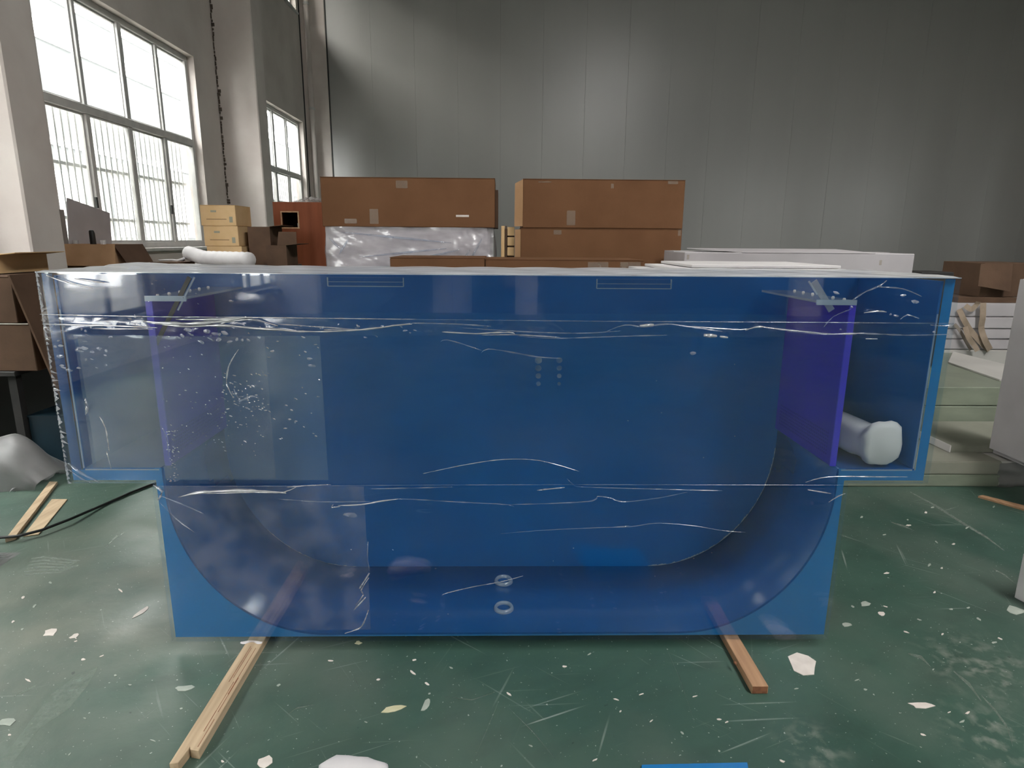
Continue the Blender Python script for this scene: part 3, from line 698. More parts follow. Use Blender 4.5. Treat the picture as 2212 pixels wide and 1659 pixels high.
for i in range(len(rings)-1):
    for k in range(n): b.f.append([i*n+k, i*n+(k+1) % n, (i+1)*n+(k+1) % n, (i+1)*n+k])
b.f += [list(range(n)), [(len(rings)-1)*n+k for k in range(n)]]
tag(b.build('foam_wrapped_tube', M['white_foam'], smooth=True), 'white foam wrapped tube lying inside the right arm of the tank', 'tube')

# ------------------------------------------------------------------ timber under the tank
def plank(name, x, y0, y1, w, h, mat, label, notch=False):
    e = empty(name, (x, (y0+y1)/2, 0), label, 'wood')
    if notch:
        b = B().prism([(x-w/2, y0, 0), (x-w*.12, y0+.004, 0), (x-w*.02, y0+.05, 0), (x-.002, y0+.062, 0), (x+w*.06, y0+.052, 0), (x+w/2, y0+.046, 0), (x+w/2, y1, 0), (x-w/2, y1, 0)], (0, 0, h))
        b.build('beam', mat, e, bevel=.0015)
        cr = B(); rr = random.Random(2)
        for (dx, a, c) in ((.012, .12, .34), (.020, .2, .36), (.022, .06, .17), (.018, .28, .52), (.002, .36, .52), (-.004, .34, .53)):
            for k in range(5):
                ya, yb = y0+a+(c-a)*k/5, y0+a+(c-a)*(k+1)/5; cr.box(x+dx-.0008-.0006*rr.random(), x+dx+.0008, ya, yb, h-.0005, h+.0004)
        cr.build('split_grain', M['wood_end'], e)
    else:
        B().box(x-w/2, x+w/2, y0, y1, 0, h).build('beam', mat, e, bevel=.0015)
        B().box(x-w/2+.002, x+w/2-.002, y0-.0008, y0+.001, .002, h-.002).build('end_grain', M['wood_end'], e)
        kn = unz(1588, 1432, h); B().tube([(kn.x, kn.y-.014, h-.001), (kn.x, kn.y, h+.0003), (kn.x, kn.y+.014, h-.001)], [.001, .006, .001], 8).build('knot', M['wood_end'], e)
    return e
plank('timber_batten', -.905, 1.52, 2.62, .062, .0305, M['wood'], 'long split pine batten with notched end under the left side of tank', True)
plank('timber_batten', .878, 1.825, 2.62, .055, .0305, M['wood_red'], 'short reddish timber batten under the right side of tank')
c = unp(545, 1381, D-.012)
pf = B()
for i in range(13):
    t = i/12; pf.v += [Vector((-.955+.08*t, D-.012-.006*math.sin(t*9), .0312)), Vector((-.955+.08*t, D-.008, .0312+.007*math.sin(t*3.14)+.0015)), Vector((-.955+.08*t, D-.003, .0312))]
for i in range(12):
    for k in range(2): pf.f.append([i*3+k, i*3+k+1, i*3+k+4, i*3+k+3])
tag(pf.build('foam_scrap', M['white_foam']), 'thin white foam scrap squeezed between tank and left batten', 'scrap')

# ------------------------------------------------------------------ loose things on the floor
def strip(name, pts, h, mat, label, cat):
    P = [unz(x, y, 0) for x, y in pts]; o = B().prism(P, (0, 0, h)).build(name, mat, bevel=.001); return tag(o, label, cat)
strip('wooden_strip', [(108, 1046), (125, 1046), (34, 1166), (12, 1172)], .018, M['wood'], 'narrow wooden strip on the floor beside the white plastic sheet', 'wood')
strip('wooden_strip', [(112, 1080), (146, 1080), (84, 1156), (50, 1160)], .006, M['wood'], 'short pale flat wooden slat on the floor crossed by the black cable', 'wood')
strip('wooden_strip', [(2112, 1075), (2122, 1073), (2300, 1118), (2290, 1126)], .012, M['wood_red'], 'thin brown wooden strip on the floor at the right edge', 'wood')
cab = B(); cp = []
pxs = [(420, 1015), (370, 1032), (326, 1047), (280, 1065), (220, 1092), (150, 1122), (90, 1145), (40, 1158), (-10, 1162), (-60, 1168)]
for (x, y) in pxs: p = unz(x, y, .028 if x < 160 else .009); cp.append(p)
Q = []
for i in range(len(cp)-1):
    for k in range(5): Q.append(cp[i].lerp(cp[i+1], k/5))
cab.tube(Q, .0075, 8); tag(cab.build('power_cable', M['black'], smooth=True), 'black power cable running across the green floor at left', 'cable')
M['scuff'] = clearmat('pale chalky scuff', (.9, .93, .9), .02, .5, (.12, .45), (.36, .44, .38), 40, .35, .7, detail=6)
def mark(px, closed=True, w=2.5):
    if closed: P = [unz(x, y, .0002) for x, y in px]
    else:
        up = [(x, y-w*(.3+.7*math.sin(math.pi*i/(len(px)-1)))) for i, (x, y) in enumerate(px)]; dn = [(x, y+w*(.3+.7*math.sin(math.pi*i/(len(px)-1)))) for i, (x, y) in enumerate(px)]
        P = [unz(x, y, .0002) for x, y in up+dn[::-1]]
    B().prism(P, (0, 0, .0004)).build('scuff_mark', M['scuff'], fl)
mark([(0, 1645), (60, 1565), (110, 1500), (170, 1455), (212, 1440), (190, 1480), (150, 1530), (85, 1575), (30, 1645)])
for i in range(6): mark([(48+i*4, 1242-i*7), (95, 1238-i*7), (130+i*6, 1236-i*5), (160+(i % 3)*8, 1226-i*3)], False, 2)
for p, w in (([(1965, 1062), (2020, 1092), (2080, 1130), (2130, 1160), (2170, 1190)], 3), ([(1925, 1128), (1950, 1136), (1970, 1144)], 2.5), ([(2145, 1228), (2170, 1242), (2195, 1262)], 2), ([(2120, 1502), (2150, 1535), (2175, 1570), (2188, 1612)], 4), ([(1962, 1412), (1990, 1420), (2010, 1440)], 4), ([(2060, 1450), (2095, 1480), (2120, 1515)], 5), ([(760, 1455), (772, 1478), (776, 1500)], 1.5), ([(1100, 1530), (1150, 1580), (1200, 1640)], 1), ([(1075, 1520), (1050, 1580), (1020, 1650)], 1), ([(1105, 1540), (1103, 1600), (1100, 1645)], 1), ([(620, 1545), (640, 1530), (680, 1522)], 1.5), ([(960, 1505), (1020, 1512), (1070, 1495)], 1), ([(1440, 1400), (1470, 1470), (1500, 1560)], 1), ([(30, 1505), (60, 1490), (76, 1482)], 3), ([(1680, 1615), (1694, 1560)], 1.5), ([(230, 1180), (250, 1160), (270, 1150)], 3)): mark(p, False, w)
FL = [  # px, py, half width, half height, angle, material, label
 (1735, 1436, 36, 23, .25, 'flake', 'largest white chip on the floor, beside the short batten'),
 (1995, 1524, 34, 8, .05, 'flake', 'pointed white chip on the green floor at lower right'),
 (395, 1487, 22, 6, -.1, 'flake_green', 'oval pale chip left of the long batten'),
 (16, 1560, 22, 9, -.15, 'flake_green', 'squarish pale chip at the left edge of the floor'),
 (110, 1367, 18, 7, -.25, 'flake', 'white chip on the floor left of the tank foot'),
 (160, 1375, 11, 4, -.4, 'flake', 'small white chip next to a larger one left of the tank'),
 (305, 1322, 22, 5, -.55, 'flake', 'curled white scrap beside the lower left tank corner'),
 (848, 1532, 26, 7, -.2, 'flake_yellow', 'yellowish chip on the floor below the tank'),
 (922, 1522, 8, 18, .5, 'flake_green', 'narrow pale green chip below the tank'),
 (573, 1647, 16, 12, -.5, 'flake', 'white chip at the bottom beside the white lump'),
 (2192, 1318, 22, 9, .1, 'flake_green', 'pale chip on the floor by the white block corner'),
 (1868, 1304, 12, 6, .0, 'flake_green', 'dull pale square chip right of the tank'),
 (1905, 1326, 9, 4, .4, 'flake', 'tiny bright chip right of the tank base'),
 (1830, 1350, 10, 5, .1, 'flake_green', 'dull chip close to the lower right tank corner'),
 (774, 1389, 8, 4, .0, 'flake_yellow', 'small yellowish chip just under the tank front'),
]
SM = [(1842, 1310), (2000, 1107), (1962, 1135), (1910, 1155), (2060, 1175), (1915, 1238), (2092, 1313), (2115, 1338), (2036, 1370), (1870, 1490), (1720, 1488), (1690, 1645), (1340, 1537), (1100, 1500), (975, 1443), (895, 1426), (1220, 1440), (180, 1425), (60, 1470), (280, 1480), (150, 1630), (790, 1560), (1985, 1645), (2090, 1540), (2160, 1380), (1385, 1500), (440, 1555), (330, 1600), (1570, 1560), (1500, 1505)]
rq = random.Random(33); SM += [(rq.uniform(380, 2180), rq.uniform(1400, 1650)) for _ in range(22)]+[(rq.uniform(10, 330), rq.uniform(1230, 1640)) for _ in range(12)]+[(rq.uniform(1850, 2190), rq.uniform(1090, 1400)) for _ in range(14)]
rnd = random.Random(21)
def chip(x, y, a, bb, ang, mat, thick=.0016):
    n = 9; P = []
    for i in range(n):
        t = 2*math.pi*i/n; r = rnd.uniform(.62, 1.2); dx, dy = a*r*math.cos(t), bb*r*math.sin(t)
        P.append(unz(x+dx*math.cos(ang)-dy*math.sin(ang), y+dx*math.sin(ang)+dy*math.cos(ang), 0.0002))
    return B().prism(P, (0, 0, thick)).build('paint_chip', M[mat])
for (x, y, a, bb, ang, m, lab) in FL: tag(chip(x, y, a, bb, ang, m), lab, 'paint chip', 'larger chips on the floor')
for (x, y) in SM: tag(chip(x, y, rnd.uniform(2.5, 7), rnd.uniform(1, 2.4), rnd.uniform(-.8, .8), rnd.choice(('flake', 'flake_green'))), 'tiny pale paint fleck scattered on the green floor', 'paint chip', 'tiny flecks on the floor')
# white lump and blue sheet at the lower edge of the picture
c = unz(757, 1672, 0); b = B(); nr, ns = 7, 18
for j in range(nr+1):
    ph_ = math.pi/2*j/nr
    for i in range(ns):
        t = 2*math.pi*i/ns; r = .098*math.cos(ph_)*(1+.12*math.sin(3*t+1)+.06*math.sin(7*t)); b.v.append(Vector((c.x+r*math.cos(t), c.y+.55*r*math.sin(t), .035*math.sin(ph_)**.7)))
for j in range(nr):
    for i in range(ns): b.f.append([j*ns+i, j*ns+(i+1) % ns, (j+1)*ns+(i+1) % ns, (j+1)*ns+i])
b.f.append(list(range(ns))); tag(b.build('foam_lump', M['white_foam'], smooth=True), 'white foam lump on the floor at the bottom edge', 'foam')
p = [unz(1386, 1655, 0), unz(1614, 1650, 0), unz(1640, 1800, 0), unz(1370, 1800, 0)]
tag(B().prism(p, (0, 0, .006)).build('blue_sheet', M['blue_rim'], bevel=.001), 'blue film covered sheet lying flat at the bottom edge', 'sheet')

# ------------------------------------------------------------------ cartons
def carton(name, x0, x1, y0, y1, z0, z1, mat, label, cat='box', group=None, tape=True, skew=0, lidgap=.004, tp='tape', flap=True):
    e = empty(name, ((x0+x1)/2, (y0+y1)/2, z0), label, cat, group)
    h = z1-z0
    b = B().box(x0, x1, y0, y1, z0, z1-.004); 
    if skew:
        for v in b.v: v.x += skew*(v.y-y0)
    b.build('body', mat, e, bevel=.004)
    if flap:
        ym = (y0+y1)/2
        for (a, c) in ((y0-.001, ym-.002), (ym+.002, y1+.001)):
            q = B().box(x0-.001, x1+.001, a, c, z1-.0035, z1)
            if skew:
                for v in q.v: v.x += skew*(v.y-y0)
            q.build('flap', mat, e)
    if tape:
        q = B(); w = .024; xm = x1-.04
        q.box(x0+.3*(x1-x0)-.03, x0+.3*(x1-x0)+.03, y0-.0015, y0+.001, z0+.02, z0+.02+min(.1, h*.3))
        q.build('tape', M['tape'], e)
    return e
def rect(xa, ya, xb, yb, Y):
    p = unp(xa, yb, Y); q = unp(xb, ya, Y); return p.x, q.x, p.z, q.z
# --- support behind the tank
tb = empty('work_table', (.1, 4.3, 0), 'long low steel work table behind the tank carrying the cartons', 'table')
ZTB = 1.19
B().box(-1.75, 1.62, 3.35, 5.5, ZTB-.04, ZTB).build('table_top', M['darkwood'], tb, bevel=.004)
for (x, y) in ((-1.68, 3.42), (1.55, 3.42), (-1.68, 5.43), (1.55, 5.43)): B().box(x-.04, x+.04, y-.04, y+.04, 0, ZTB-.04).build('leg', M['blacksteel'], tb)
YB = 4.55
x0, x1, z0, z1 = rect(700, 386, 1070, 490, YB); zb0 = z0
def big(name, px, Y, dep, mat, label, zlow=None, **k):
    x0, x1, z0, z1 = rect(*px, Y); return carton(name, x0, x1, Y, Y+dep, z0 if zlow is None else zlow, z1, mat, label, 'box', 'large brown cartons behind the tank', **k)
A1 = big('cardboard_box', (697, 385, 1069, 489, 0)[:4], YB, .62, M['card_brown'], 'large brown carton lying on the plastic wrapped block')
x0, x1, z0, z1 = rect(697, 385, 1069, 489, YB)
B().box(x1+.002, x1+.022, YB+.1, YB+.5, z0-.0+.0, z1-.07).build('side_flap', M['card_dark'], A1)
l0 = unp(985, 466, YB-.002); l1 = unp(1013, 468, YB-.002); B().box(l0.x, l1.x, YB-.003, YB+.001, l0.z-.008, l0.z+.006).build('paper_label', M['flake'], A1)
l0 = unp(744, 473, YB); B().box(l0.x, l0.x+.085, YB-.0015, YB+.001, l0.z-.03, l0.z+.002).build('tape_mark', M['tape'], A1)
l0 = unp(855, 390, YB); B().box(l0.x, l0.x+.08, YB-.0015, YB+.001, l0.z-.05, l0.z+.0).build('tape_mark', M['tape'], A1)
# plastic wrapped block below it
xw0, xw1, zw0, zw1 = rect(706, 490, 1066, 580, YB)
e = empty('wrapped_block', ((xw0+xw1)/2, YB+.3, ZTB), 'grey block wrapped in wrinkled clear plastic under the large carton', 'package')
B().box(xw0+.025, xw1-.025, YB+.02, YB+.58, ZTB, zw1-.008).build('block', M['foamblock'], e, bevel=.02, seg=2)
b = B(); nx, nz = 70, 26; rnd = random.Random(9)
def wr_pt(u, v):
    # v runs over front from bottom to top then back over the top
    x = xw0+(xw1-xw0)*u; bul = .012*math.sin(math.pi*min(1, v))
    w = .006*math.sin(u*21+v*9)+.005*math.sin(u*9-v*17+2)+.003*math.sin(u*55+v*31)
    if u > .78: w += .010*math.sin(u*90+v*40)*math.sin(v*33+u*20)
    edge = .02*(abs(2*u-1)**12)
    return Vector((x, YB+.004+edge-bul+w*.8, ZTB+.002+(zw1-ZTB-.008)*v))
for j in range(nz+1):
    for i in range(nx+1): b.v.append(wr_pt(i/nx, j/nz))
for j in range(nz):
    for i in range(nx): k = j*(nx+1)+i; b.f.append([k, k+1, k+nx+2, k+nx+1])
n0 = len(b.v)
for s, u in ((0, 0), (1, 1)):      # sides bulging
    base = len(b.v)
    for j in range(nz+1):
        for i in range(9):
            t = i/8; p0 = wr_pt(u, j/nz); v = j/nz
            b.v.append(Vector((p0.x+(-1 if u == 0 else 1)*(.022*math.sin(math.pi*v)*math.sin(math.pi*min(1, t*1.2+.1))), p0.y+.56*t, p0.z)))
    for j in range(nz):
        for i in range(8): k = base+j*9+i; b.f.append([k, k+1, k+10, k+9])
b.build('plastic_wrap', M['bubble'], e, smooth=True)
for i, (u0, v0, u1, v1) in enumerate(((.1, .9, .75, .72), (.2, .45, .72, .62), (.45, .35, .8, .6), (.02, .8, .09, .6), (.08, .5, .14, .78), (.12, .25, .6, .3), (.86, .4, .93, .8), (.8, .3, .86, .6))):
    Q = [wr_pt(u0+(u1-u0)*t/8, v0+(v1-v0)*t/8)+Vector((0, -.006, 0)) for t in range(9)]
    B().tube(Q, [.002+.006*math.sin(math.pi*t/8) for t in range(9)], 5).build('plastic_fold', M['crease_soft'], e, smooth=True)
# right stack of two
xr0, xr1, zr0, zr1 = rect(1129, 389, 1481, 492, YB)
B1 = carton('cardboard_box', xr0, xr1, YB, YB+.62, zr0, zr1, M['card_brown'], 'upper large brown carton of the right-hand stack', 'box', 'large brown cartons behind the tank')
p = unp(1114, 400, YB+.02)
q = B().prism([(xr0-.001, YB+.002, zr0+.01), (xr0-.001, YB+.002, zr1-.004), (xr0-.055, YB+.03, zr1-.03), (xr0-.058, YB+.03, zr0+.01)], (.003, .006, 0)); q.build('side_flap', M['card_mid'], B1)
xs0, xs1, zs0_, zs1_ = rect(1124, 492, 1474, 583, YB)
B2 = carton('cardboard_box', xs0, xs1, YB, YB+.62, ZTB, zr0-.002, M['card_brown'], 'lower large brown carton of the right-hand stack', 'box', 'large brown cartons behind the tank')
q = B().prism([(xs0-.001, YB+.002, ZTB), (xs0-.001, YB+.002, zr0-.01), (xs0-.04, YB+.03, zr0-.012), (xs0-.04, YB+.03, ZTB)], (.003, .006, 0)); q.build('side_flap', M['card_mid'], B2)
for (bx_, px, py, w, h_) in ((B1, 1163, 392, .09, .006), (B1, 1320, 397, .02, .03), (B2, 1196, 497, .055, .03), (B1, 1443, 391, .07, .02), (B2, 1465, 497, .02, .04)):
    l = unp(px, py, YB); B().box(l.x, l.x+w, YB-.0016, YB+.001, l.z-h_, l.z).build('tape_mark', M['tape'], bx_)
# low long cartons in front
YL = 3.75
for (a, c, top, lab) in ((843, 1047, 557, 'low brown carton in front of the plastic wrapped block'), (1048.5, 1392, 562, 'long low brown carton in front of the right-hand stack')):
    x0, x1, z0, z1 = rect(a, top, c, 585, YL); o = carton('cardboard_box', x0, x1, YL, YL+.5, ZTB, z1, M['card_brown'], lab, 'box', 'low cartons on the table', tape=False)
    if a > 1000:
        for px in (1270, 1340): l = unp(px, 566, YL); B().box(l.x, l.x+.12, YL-.0015, YL+.001, l.z-.06, l.z).build('tape_mark', M['tape'], o)
# pine crate between the stacks
YC = 4.62
x0, x1, z0, z1 = rect(1083, 488, 1111, 556, YC); x0 += .012; e = empty('pine_crate', ((x0+x1)/2, YC+.2, ZTB), 'pale pine slatted crate between the two carton stacks', 'crate')
B().box(x0-.014, x0+.012, YC+.003, YC+.03, ZTB, z1).build('post', M['card_tan'], e, bevel=.002)
B().box(x0+.016, x0+.026, YC-.004, YC+.03, ZTB, z1).build('dark_gap', M['card_dark'], e)
zz = z1
for i in range(7):
    za = max(ZTB+.001, zz-.068); B().box(x0+.03, x1+.002, YC, YC+.03, za, zz-.008).build('slat', M['card_tan'], e, bevel=.002); zz -= .07
    if zz < ZTB+.03: break
B().box(x0-.012, x1+.002, YC+.032, YC+.3, ZTB, z1-.02).build('crate_body', M['card_dark'], e)
# white flat box and white boards at right
YW = 3.98
x0, x1, z0, z1 = rect(1476, 547, 1977, 587, YW)
e = empty('white_box', ((x0+x1)/2, YW+.25, z0), 'long flat white carton on top of the white boards', 'box')
bb = B().box(x0, x1, YW, YW+.5, z0, z1-.004); bb.build('body', M['white_board'], e, bevel=.004)
B().prism([(x0+.36, YW-.002, z1-.003), (x1-.25, YW-.002, z1-.003), (x1-.35, YW+.3, z1+.016), (x0+.1, YW+.3, z1+.016)], (0, .002, .003)).build('flap', M['white_board'], e)
B().box(x0+.002, x1-.002, YW+.26, YW+.5, z1-.0035, z1).build('flap', M['white_board'], e)
for (px, py) in ((1484, 550), (1900, 562)):
    l = unp(px, py, YW); B().box(l.x, l.x+.015, YW-.0015, YW+.001, l.z-.03, l.z).build('tape_mark', M['tape'], e)
zwb = z0
# pile of boards carrying it, standing on its own pallet
e2 = empty('white_board_pile', (2.0, 3.9, 0), 'pile of white boards lying flat directly behind the tank', 'boards')
xa = unp(1474, 590, 3.3).x
zt_ = zwb-.004
B().box(1.64, 2.08, 3.98, 4.85, 0, .14).build('pallet', M['wood'], e2)
k = 12
for i in range(k):
    za = .14+(zt_-.14)*i/k; zb_ = .14+(zt_-.14)*(i+1)/k-.003; B().box(1.64+.006*(i % 3), 2.06+.012*((i*5) % 3), 3.98+.006*((i*7) % 4), 4.85, za, zb_).build('board', M['white_board'] if i % 3 else M['grey_board'], e2, bevel=.003)
xq = unp(1812, 590, 2.9)
o = B().box(unp(1400, 590, 2.8).x, unp(1812, 590, 2.8).x, 2.69, 3.24, 1.372, 1.392); 
st = empty('foam_sheet_stand', (1.2, 2.97, 0), 'thin white foam sheets laid along the back of the tank top', 'sheets')
for i in range(3): B().box(unp(1400+40*i, 590, 2.8).x, unp(1812-10*i, 590, 2.8).x, 2.69+.01*i, 3.24, 1.35+.014*i, 1.362+.014*i).build('foam_sheet', M['white_foam'], st, bevel=.002)
for xx in (.75, 1.38):
    B().box(xx-.03, xx+.03, 2.75, 3.18, 0, 1.349).build('support', M['white_board'], st)
# black flat bundle and grey slabs beyond
x0, x1, z0, z1 = rect(1990, 588, 2062, 598, 5.2)
tag(B().box(x0, x1, 5.2, 5.5, .47, z1).build('black_case', M['blacksteel'], bevel=.006), 'black flat topped case seen just above the tank corner', 'case')

# ------------------------------------------------------------------ right side piles
sl = empty('sheet_pile', (2.8, 4.0, 0), 'low pile of grey green plastic sheets on the floor right of the tank', 'sheets')
xl = 2.13; xr = unp(2163, 1020, 3.66).x
for i, (za, zb_, m) in enumerate(((0.0, .078, 'green_sheet'), (.080, .165, 'grey_sheet'))):
    B().box(xl, xr, 3.66+.004*i, 5.2, za, zb_).build('sheet', M[m], sl, bevel=.006, seg=2)
wp = B(); nz = 10
for j in range(nz+1):
    for i in range(13):
        x = xr-.02+.5*i/12; z = .002+.155*j/nz; wp.v.append(Vector((x, 3.655-.012*math.sin(i*1.3+j*.7)-.01*math.sin(j*1.1), z)))
for j in range(nz):
    for i in range(12): k = j*13+i; wp.f.append([k, k+1, k+14, k+13])
B().box(xr+.001, xr+.5, 3.675, 5.2, 0, .16).build('sheet_end', M['grey_board'], sl, bevel=.006)
wp.build('plastic_cover', M['plastic_bag'], sl, smooth=True)
wbd = empty('edged_board', (3.5, 4.1, .166)); B().box(2.92, 4.1, 3.84, 4.40, .166, .212).build('board', M['grey_sheet'], wbd); B().box(2.912, 2.9195, 3.836, 4.40, .166, .213).build('white_edge', M['white_foam'], wbd); tag(wbd, 'thick white edged board lying on the low grey green pile', 'board')
up = empty('sheet_pile', (3.2, 5.2, .166), 'stepped pile of pale green sheets in front of the white foam slabs', 'sheets')
for (za, zb_, y0, m) in ((.167, .312, 4.45, 'green_sheet'), (.316, .455, 4.46, 'green_sheet')):
    B().box(2.3, 4.4, y0, 5.95, za, zb_).build('sheet', M[m], up, bevel=.005)
pa = [unz(2048, 784, .46), unz(2159, 822, .46), unz(2420, 822, .46), unz(2350, 757, .46), unz(2052, 757, .46)]
pa = [Vector((min(v.x, 4.38), min(max(v.y, 4.47), 5.94), .457)) for v in pa]
tag(B().prism(pa, (0, 0, .012)).build('grey_board', M['grey_board']), 'pale grey board with a bright edge on the stepped pile', 'board')
YF = 6.02
x0 = unp(2030, 700, YF).x; x1 = unp(2260, 700, YF).x
zl = [.0]+[unp(2150, y, YF).z for y in (756, 733, 710.5, 685, 655)]
fs = empty('foam_slab_stack', ((x0+x1)/2, YF+.4, 0), 'stack of white foam slabs bound with loose tan straps', 'foam')
for i in range(5):
    B().box(x0+.01*((i*3) % 4), x1, YF+.006*((i*2) % 3), YF+.9, zl[i]+.002, zl[i+1]-.003).build('slab', M['white_board'] if i else M['grey_board'], fs, bevel=.008, seg=2)
def ribbon(px, w, Y0, name, parent, mat):
    C = [unp(x, y, Y0-.012-.014*(i % 2)) for i, (x, y) in enumerate(px)]; P = []
    for i in range(len(C)-1):
        p0, p1, p2, p3 = C[max(i-1, 0)], C[i], C[i+1], C[min(i+2, len(C)-1)]
        for k in range(5):
            t = k/5; P.append(.5*((2*p1)+(p2-p0)*t+(2*p0-5*p1+4*p2-p3)*t*t+(3*p1-p0-3*p2+p3)*t**3))
    P.append(C[-1]); b = B(); n = len(P)
    for i, p in enumerate(P):
        d = (P[min(i+1, n-1)]-P[max(i-1, 0)]).normalized(); nr = d.cross(Vector((0, 1, 0))).normalized()
        for oy in (0, .002): b.v += [p+nr*w/2+Vector((0, oy, 0)), p-nr*w/2+Vector((0, oy, 0))]
    for i in range(n-1):
        a = i*4; b.f += [[a, a+1, a+5, a+4], [a+2, a+6, a+7, a+3], [a, a+4, a+6, a+2], [a+1, a+3, a+7, a+5]]
    b.f += [[0, 2, 3, 1], [4*n-4, 4*n-3, 4*n-1, 4*n-2]]
    return b.build(name, mat, parent, smooth=False)
ribbon([(2072, 668), (2082, 690), (2095, 712), (2118, 738), (2136, 756)], .055, YF, 'strap', fs, M['strap'])
ribbon([(2124, 654), (2123, 685), (2120, 710), (2128, 735), (2139, 756)], .06, YF-.02, 'strap', fs, M['strap'])
ribbon([(2085, 706), (2092, 728), (2104, 745), (2112, 758)], .05, YF-.05, 'strap', fs, M['strap'])
ribbon([(2062, 700), (2075, 716), (2088, 740), (2098, 756)], .03, YF-.01, 'strap', fs, M['card_grey'])
ribbon([(2085, 660), (2098, 668), (2108, 660), (2114, 652)], .05, YF-.02, 'strap', fs, M['strap'])
x0, x1, z0, z1 = rect(2070, 640, 2200, 655, YF+.05)
tag(B().box(x0, x1, YF+.06, YF+.8, zl[5]-.002, zl[5]+.05).build('brown_board', M['card_dark'], bevel=.003), 'dark brown board lying on the white foam slabs', 'board')
x0, x1, z0, z1 = rect(2118, 569, 2260, 640, YF+.1)
zc0 = zl[5]+.05
e = empty('cardboard_box', ((x0+x1)/2, YF+.4, zc0), 'dark brown carton with hanging flap on top of the foam slabs', 'box')
B().box(x0, x1, YF+.12, YF+.7, zc0, z1).build('body', M['card_dark'], e, bevel=.004)
p = [unp(2119, 570, YF+.11), unp(2188, 570, YF+.11), unp(2183, 630, YF+.02), unp(2113, 618, YF+.02)]
B().prism(p, (0, .006, 0)).build('flap', M['card_dark'], e)
for (za, zb_, y) in ((1.04, 1.12, 7.6), (1.15, 1.26, 7.8)):
    pass
gs = empty('grey_slab_pile', (5.2, 8.2, 0), 'far grey slab pile beyond the white foam, dark line between layers', 'slabs')
x0 = unp(1990, 620, 7.6).x; x1 = unp(2125, 620, 7.6).x
za = unp(2090, 632, 7.6).z; zb_ = unp(2090, 596, 7.6).z
B().box(x0, x1, 7.6, 8.6, 0, za-.02).build('slab', M['grey_board'], gs, bevel=.005); B().box(x0, x1, 7.62, 8.6, za, zb_).build('slab', M['grey_board'], gs, bevel=.005); B().box(x0+.02, x1-.02, 7.7, 8.5, za-.02, za).build('spacer', M['blacksteel'], gs)
# tall white wrapped panel at the right edge and white block corner
XP = unp(2128, 985, 3.81).x
ya_, yb2 = 2.9, 3.82; ztp = unp(2189, 592, 3.82).z; zbp = .182
e = empty('wrapped_white_slab', (XP+.1, 3.4, .166), 'tall white wrapped panel standing at the right edge of the picture', 'panel')
b = B().box(XP, XP+.22, ya_, yb2, zbp, ztp); b.build('panel_body', M['white_board'], e, bevel=.03, seg=3)
for (yy, zz) in ((3.2, .5), (3.5, 1.05)): B().box(XP-.0015, XP+.002, yy-.02, yy+.02, zz-.25, zz+.25).build('tape', M['tape'], e)
B().box(XP+.02, XP+.2, 2.95, 3.2, 0, .18).build('foot_block', M['wood'], e)
c = unz(2192, 1292, 0); zt2 = .21
wk = B().box(c.x, c.x+.5, c.y-.5, c.y+.005, 0, zt2)
for v in wk.v: v.x += (v.y-c.y)*-.25
tag(wk.build('white_block', M['white_foam'], bevel=.004), 'white foam block corner low at the right edge on the floor', 'block')

# ------------------------------------------------------------------ left side: bench under the window
ZB = 1.20
bn = empty('work_bench', (-3.4, 6.75, 0), 'dark wooden bench below the large window loaded with cartons', 'bench')
B().box(WX+.03, -2.33, 6.05, 7.55, ZB-.05, ZB).build('bench_top', M['darkwood'], bn, bevel=.004)
for (x, y) in ((WX+.1, 6.12), (-2.4, 6.12), (WX+.1, 7.48), (-2.4, 7.48)): B().box(x-.04, x+.04, y-.04, y+.04, 0, ZB-.05).build('leg', M['darkwood'], bn)
# open carton with things in it
Y0 = 6.2
x0, x1, z0, z1 = rect(121, 528, 244, 569, Y0); x0 = max(x0, WX+.04)
e = empty('open_carton', ((x0+x1)/2, Y0+.25, ZB), 'open tan carton on the bench holding a black bottle', 'box')
B().box(x0, x1, Y0, Y0+.006, ZB, z1).build('side', M['card_mid'], e); B().box(x0, x1, Y0+.5, Y0+.506, ZB, z1).build('side', M['card_mid'], e)
B().box(x0, x0+.006, Y0+.006, Y0+.5, ZB, z1).build('side', M['card_mid'], e); B().box(x1-.006, x1, Y0+.006, Y0+.5, ZB, z1).build('side', M['card_mid'], e)
B().box(x0+.006, x1-.006, Y0+.006, Y0+.5, ZB, ZB+.006).build('base', M['card_mid'], e)
pf_ = [Vector((x0, Y0-.001, z1)), Vector((x1+.02, Y0-.001, z1)), Vector((x1+.03, Y0-.05, z1-.20)), Vector((x0+.02, Y0-.05, z1-.20))]; B().prism(pf_, (0, -.005, 0)).build('flap', M['card_mid'], e)
pf_ = [Vector((x1+.001, Y0, z1)), Vector((x1+.001, Y0+.5, z1)), Vector((x1+.10, Y0+.48, z1-.18)), Vector((x1+.10, Y0+.02, z1-.18))]; B().prism(pf_, (.004, 0, .002)).build('flap', M['card_dark'], e)
c = unp(200, 515, Y0+.3); top = unp(200, 497, Y0+.3).z
tag(B().tube([(c.x, c.y, ZB+.008), (c.x, c.y, top-.03), (c.x-.004, c.y, top-.008), (c.x-.005, c.y, top)], [.03, .026, .022, .014], 12).build('black_bottle', M['black'], smooth=True), 'black bottle standing in the open tan carton', 'bottle')
for px, lab in ((222, 'small white cup at the rim of the open carton'), (163, 'small shiny white cup at the back rim of the open carton')):
    c = unp(px, 520, Y0+.42); tag(B().tube([(c.x, c.y, ZB+.0075), (c.x, c.y, c.z-.06), (c.x, c.y, c.z+.005)], [.026, .022, .026], 12).build('white_cup', M['foil'], smooth=True), lab, 'cup')
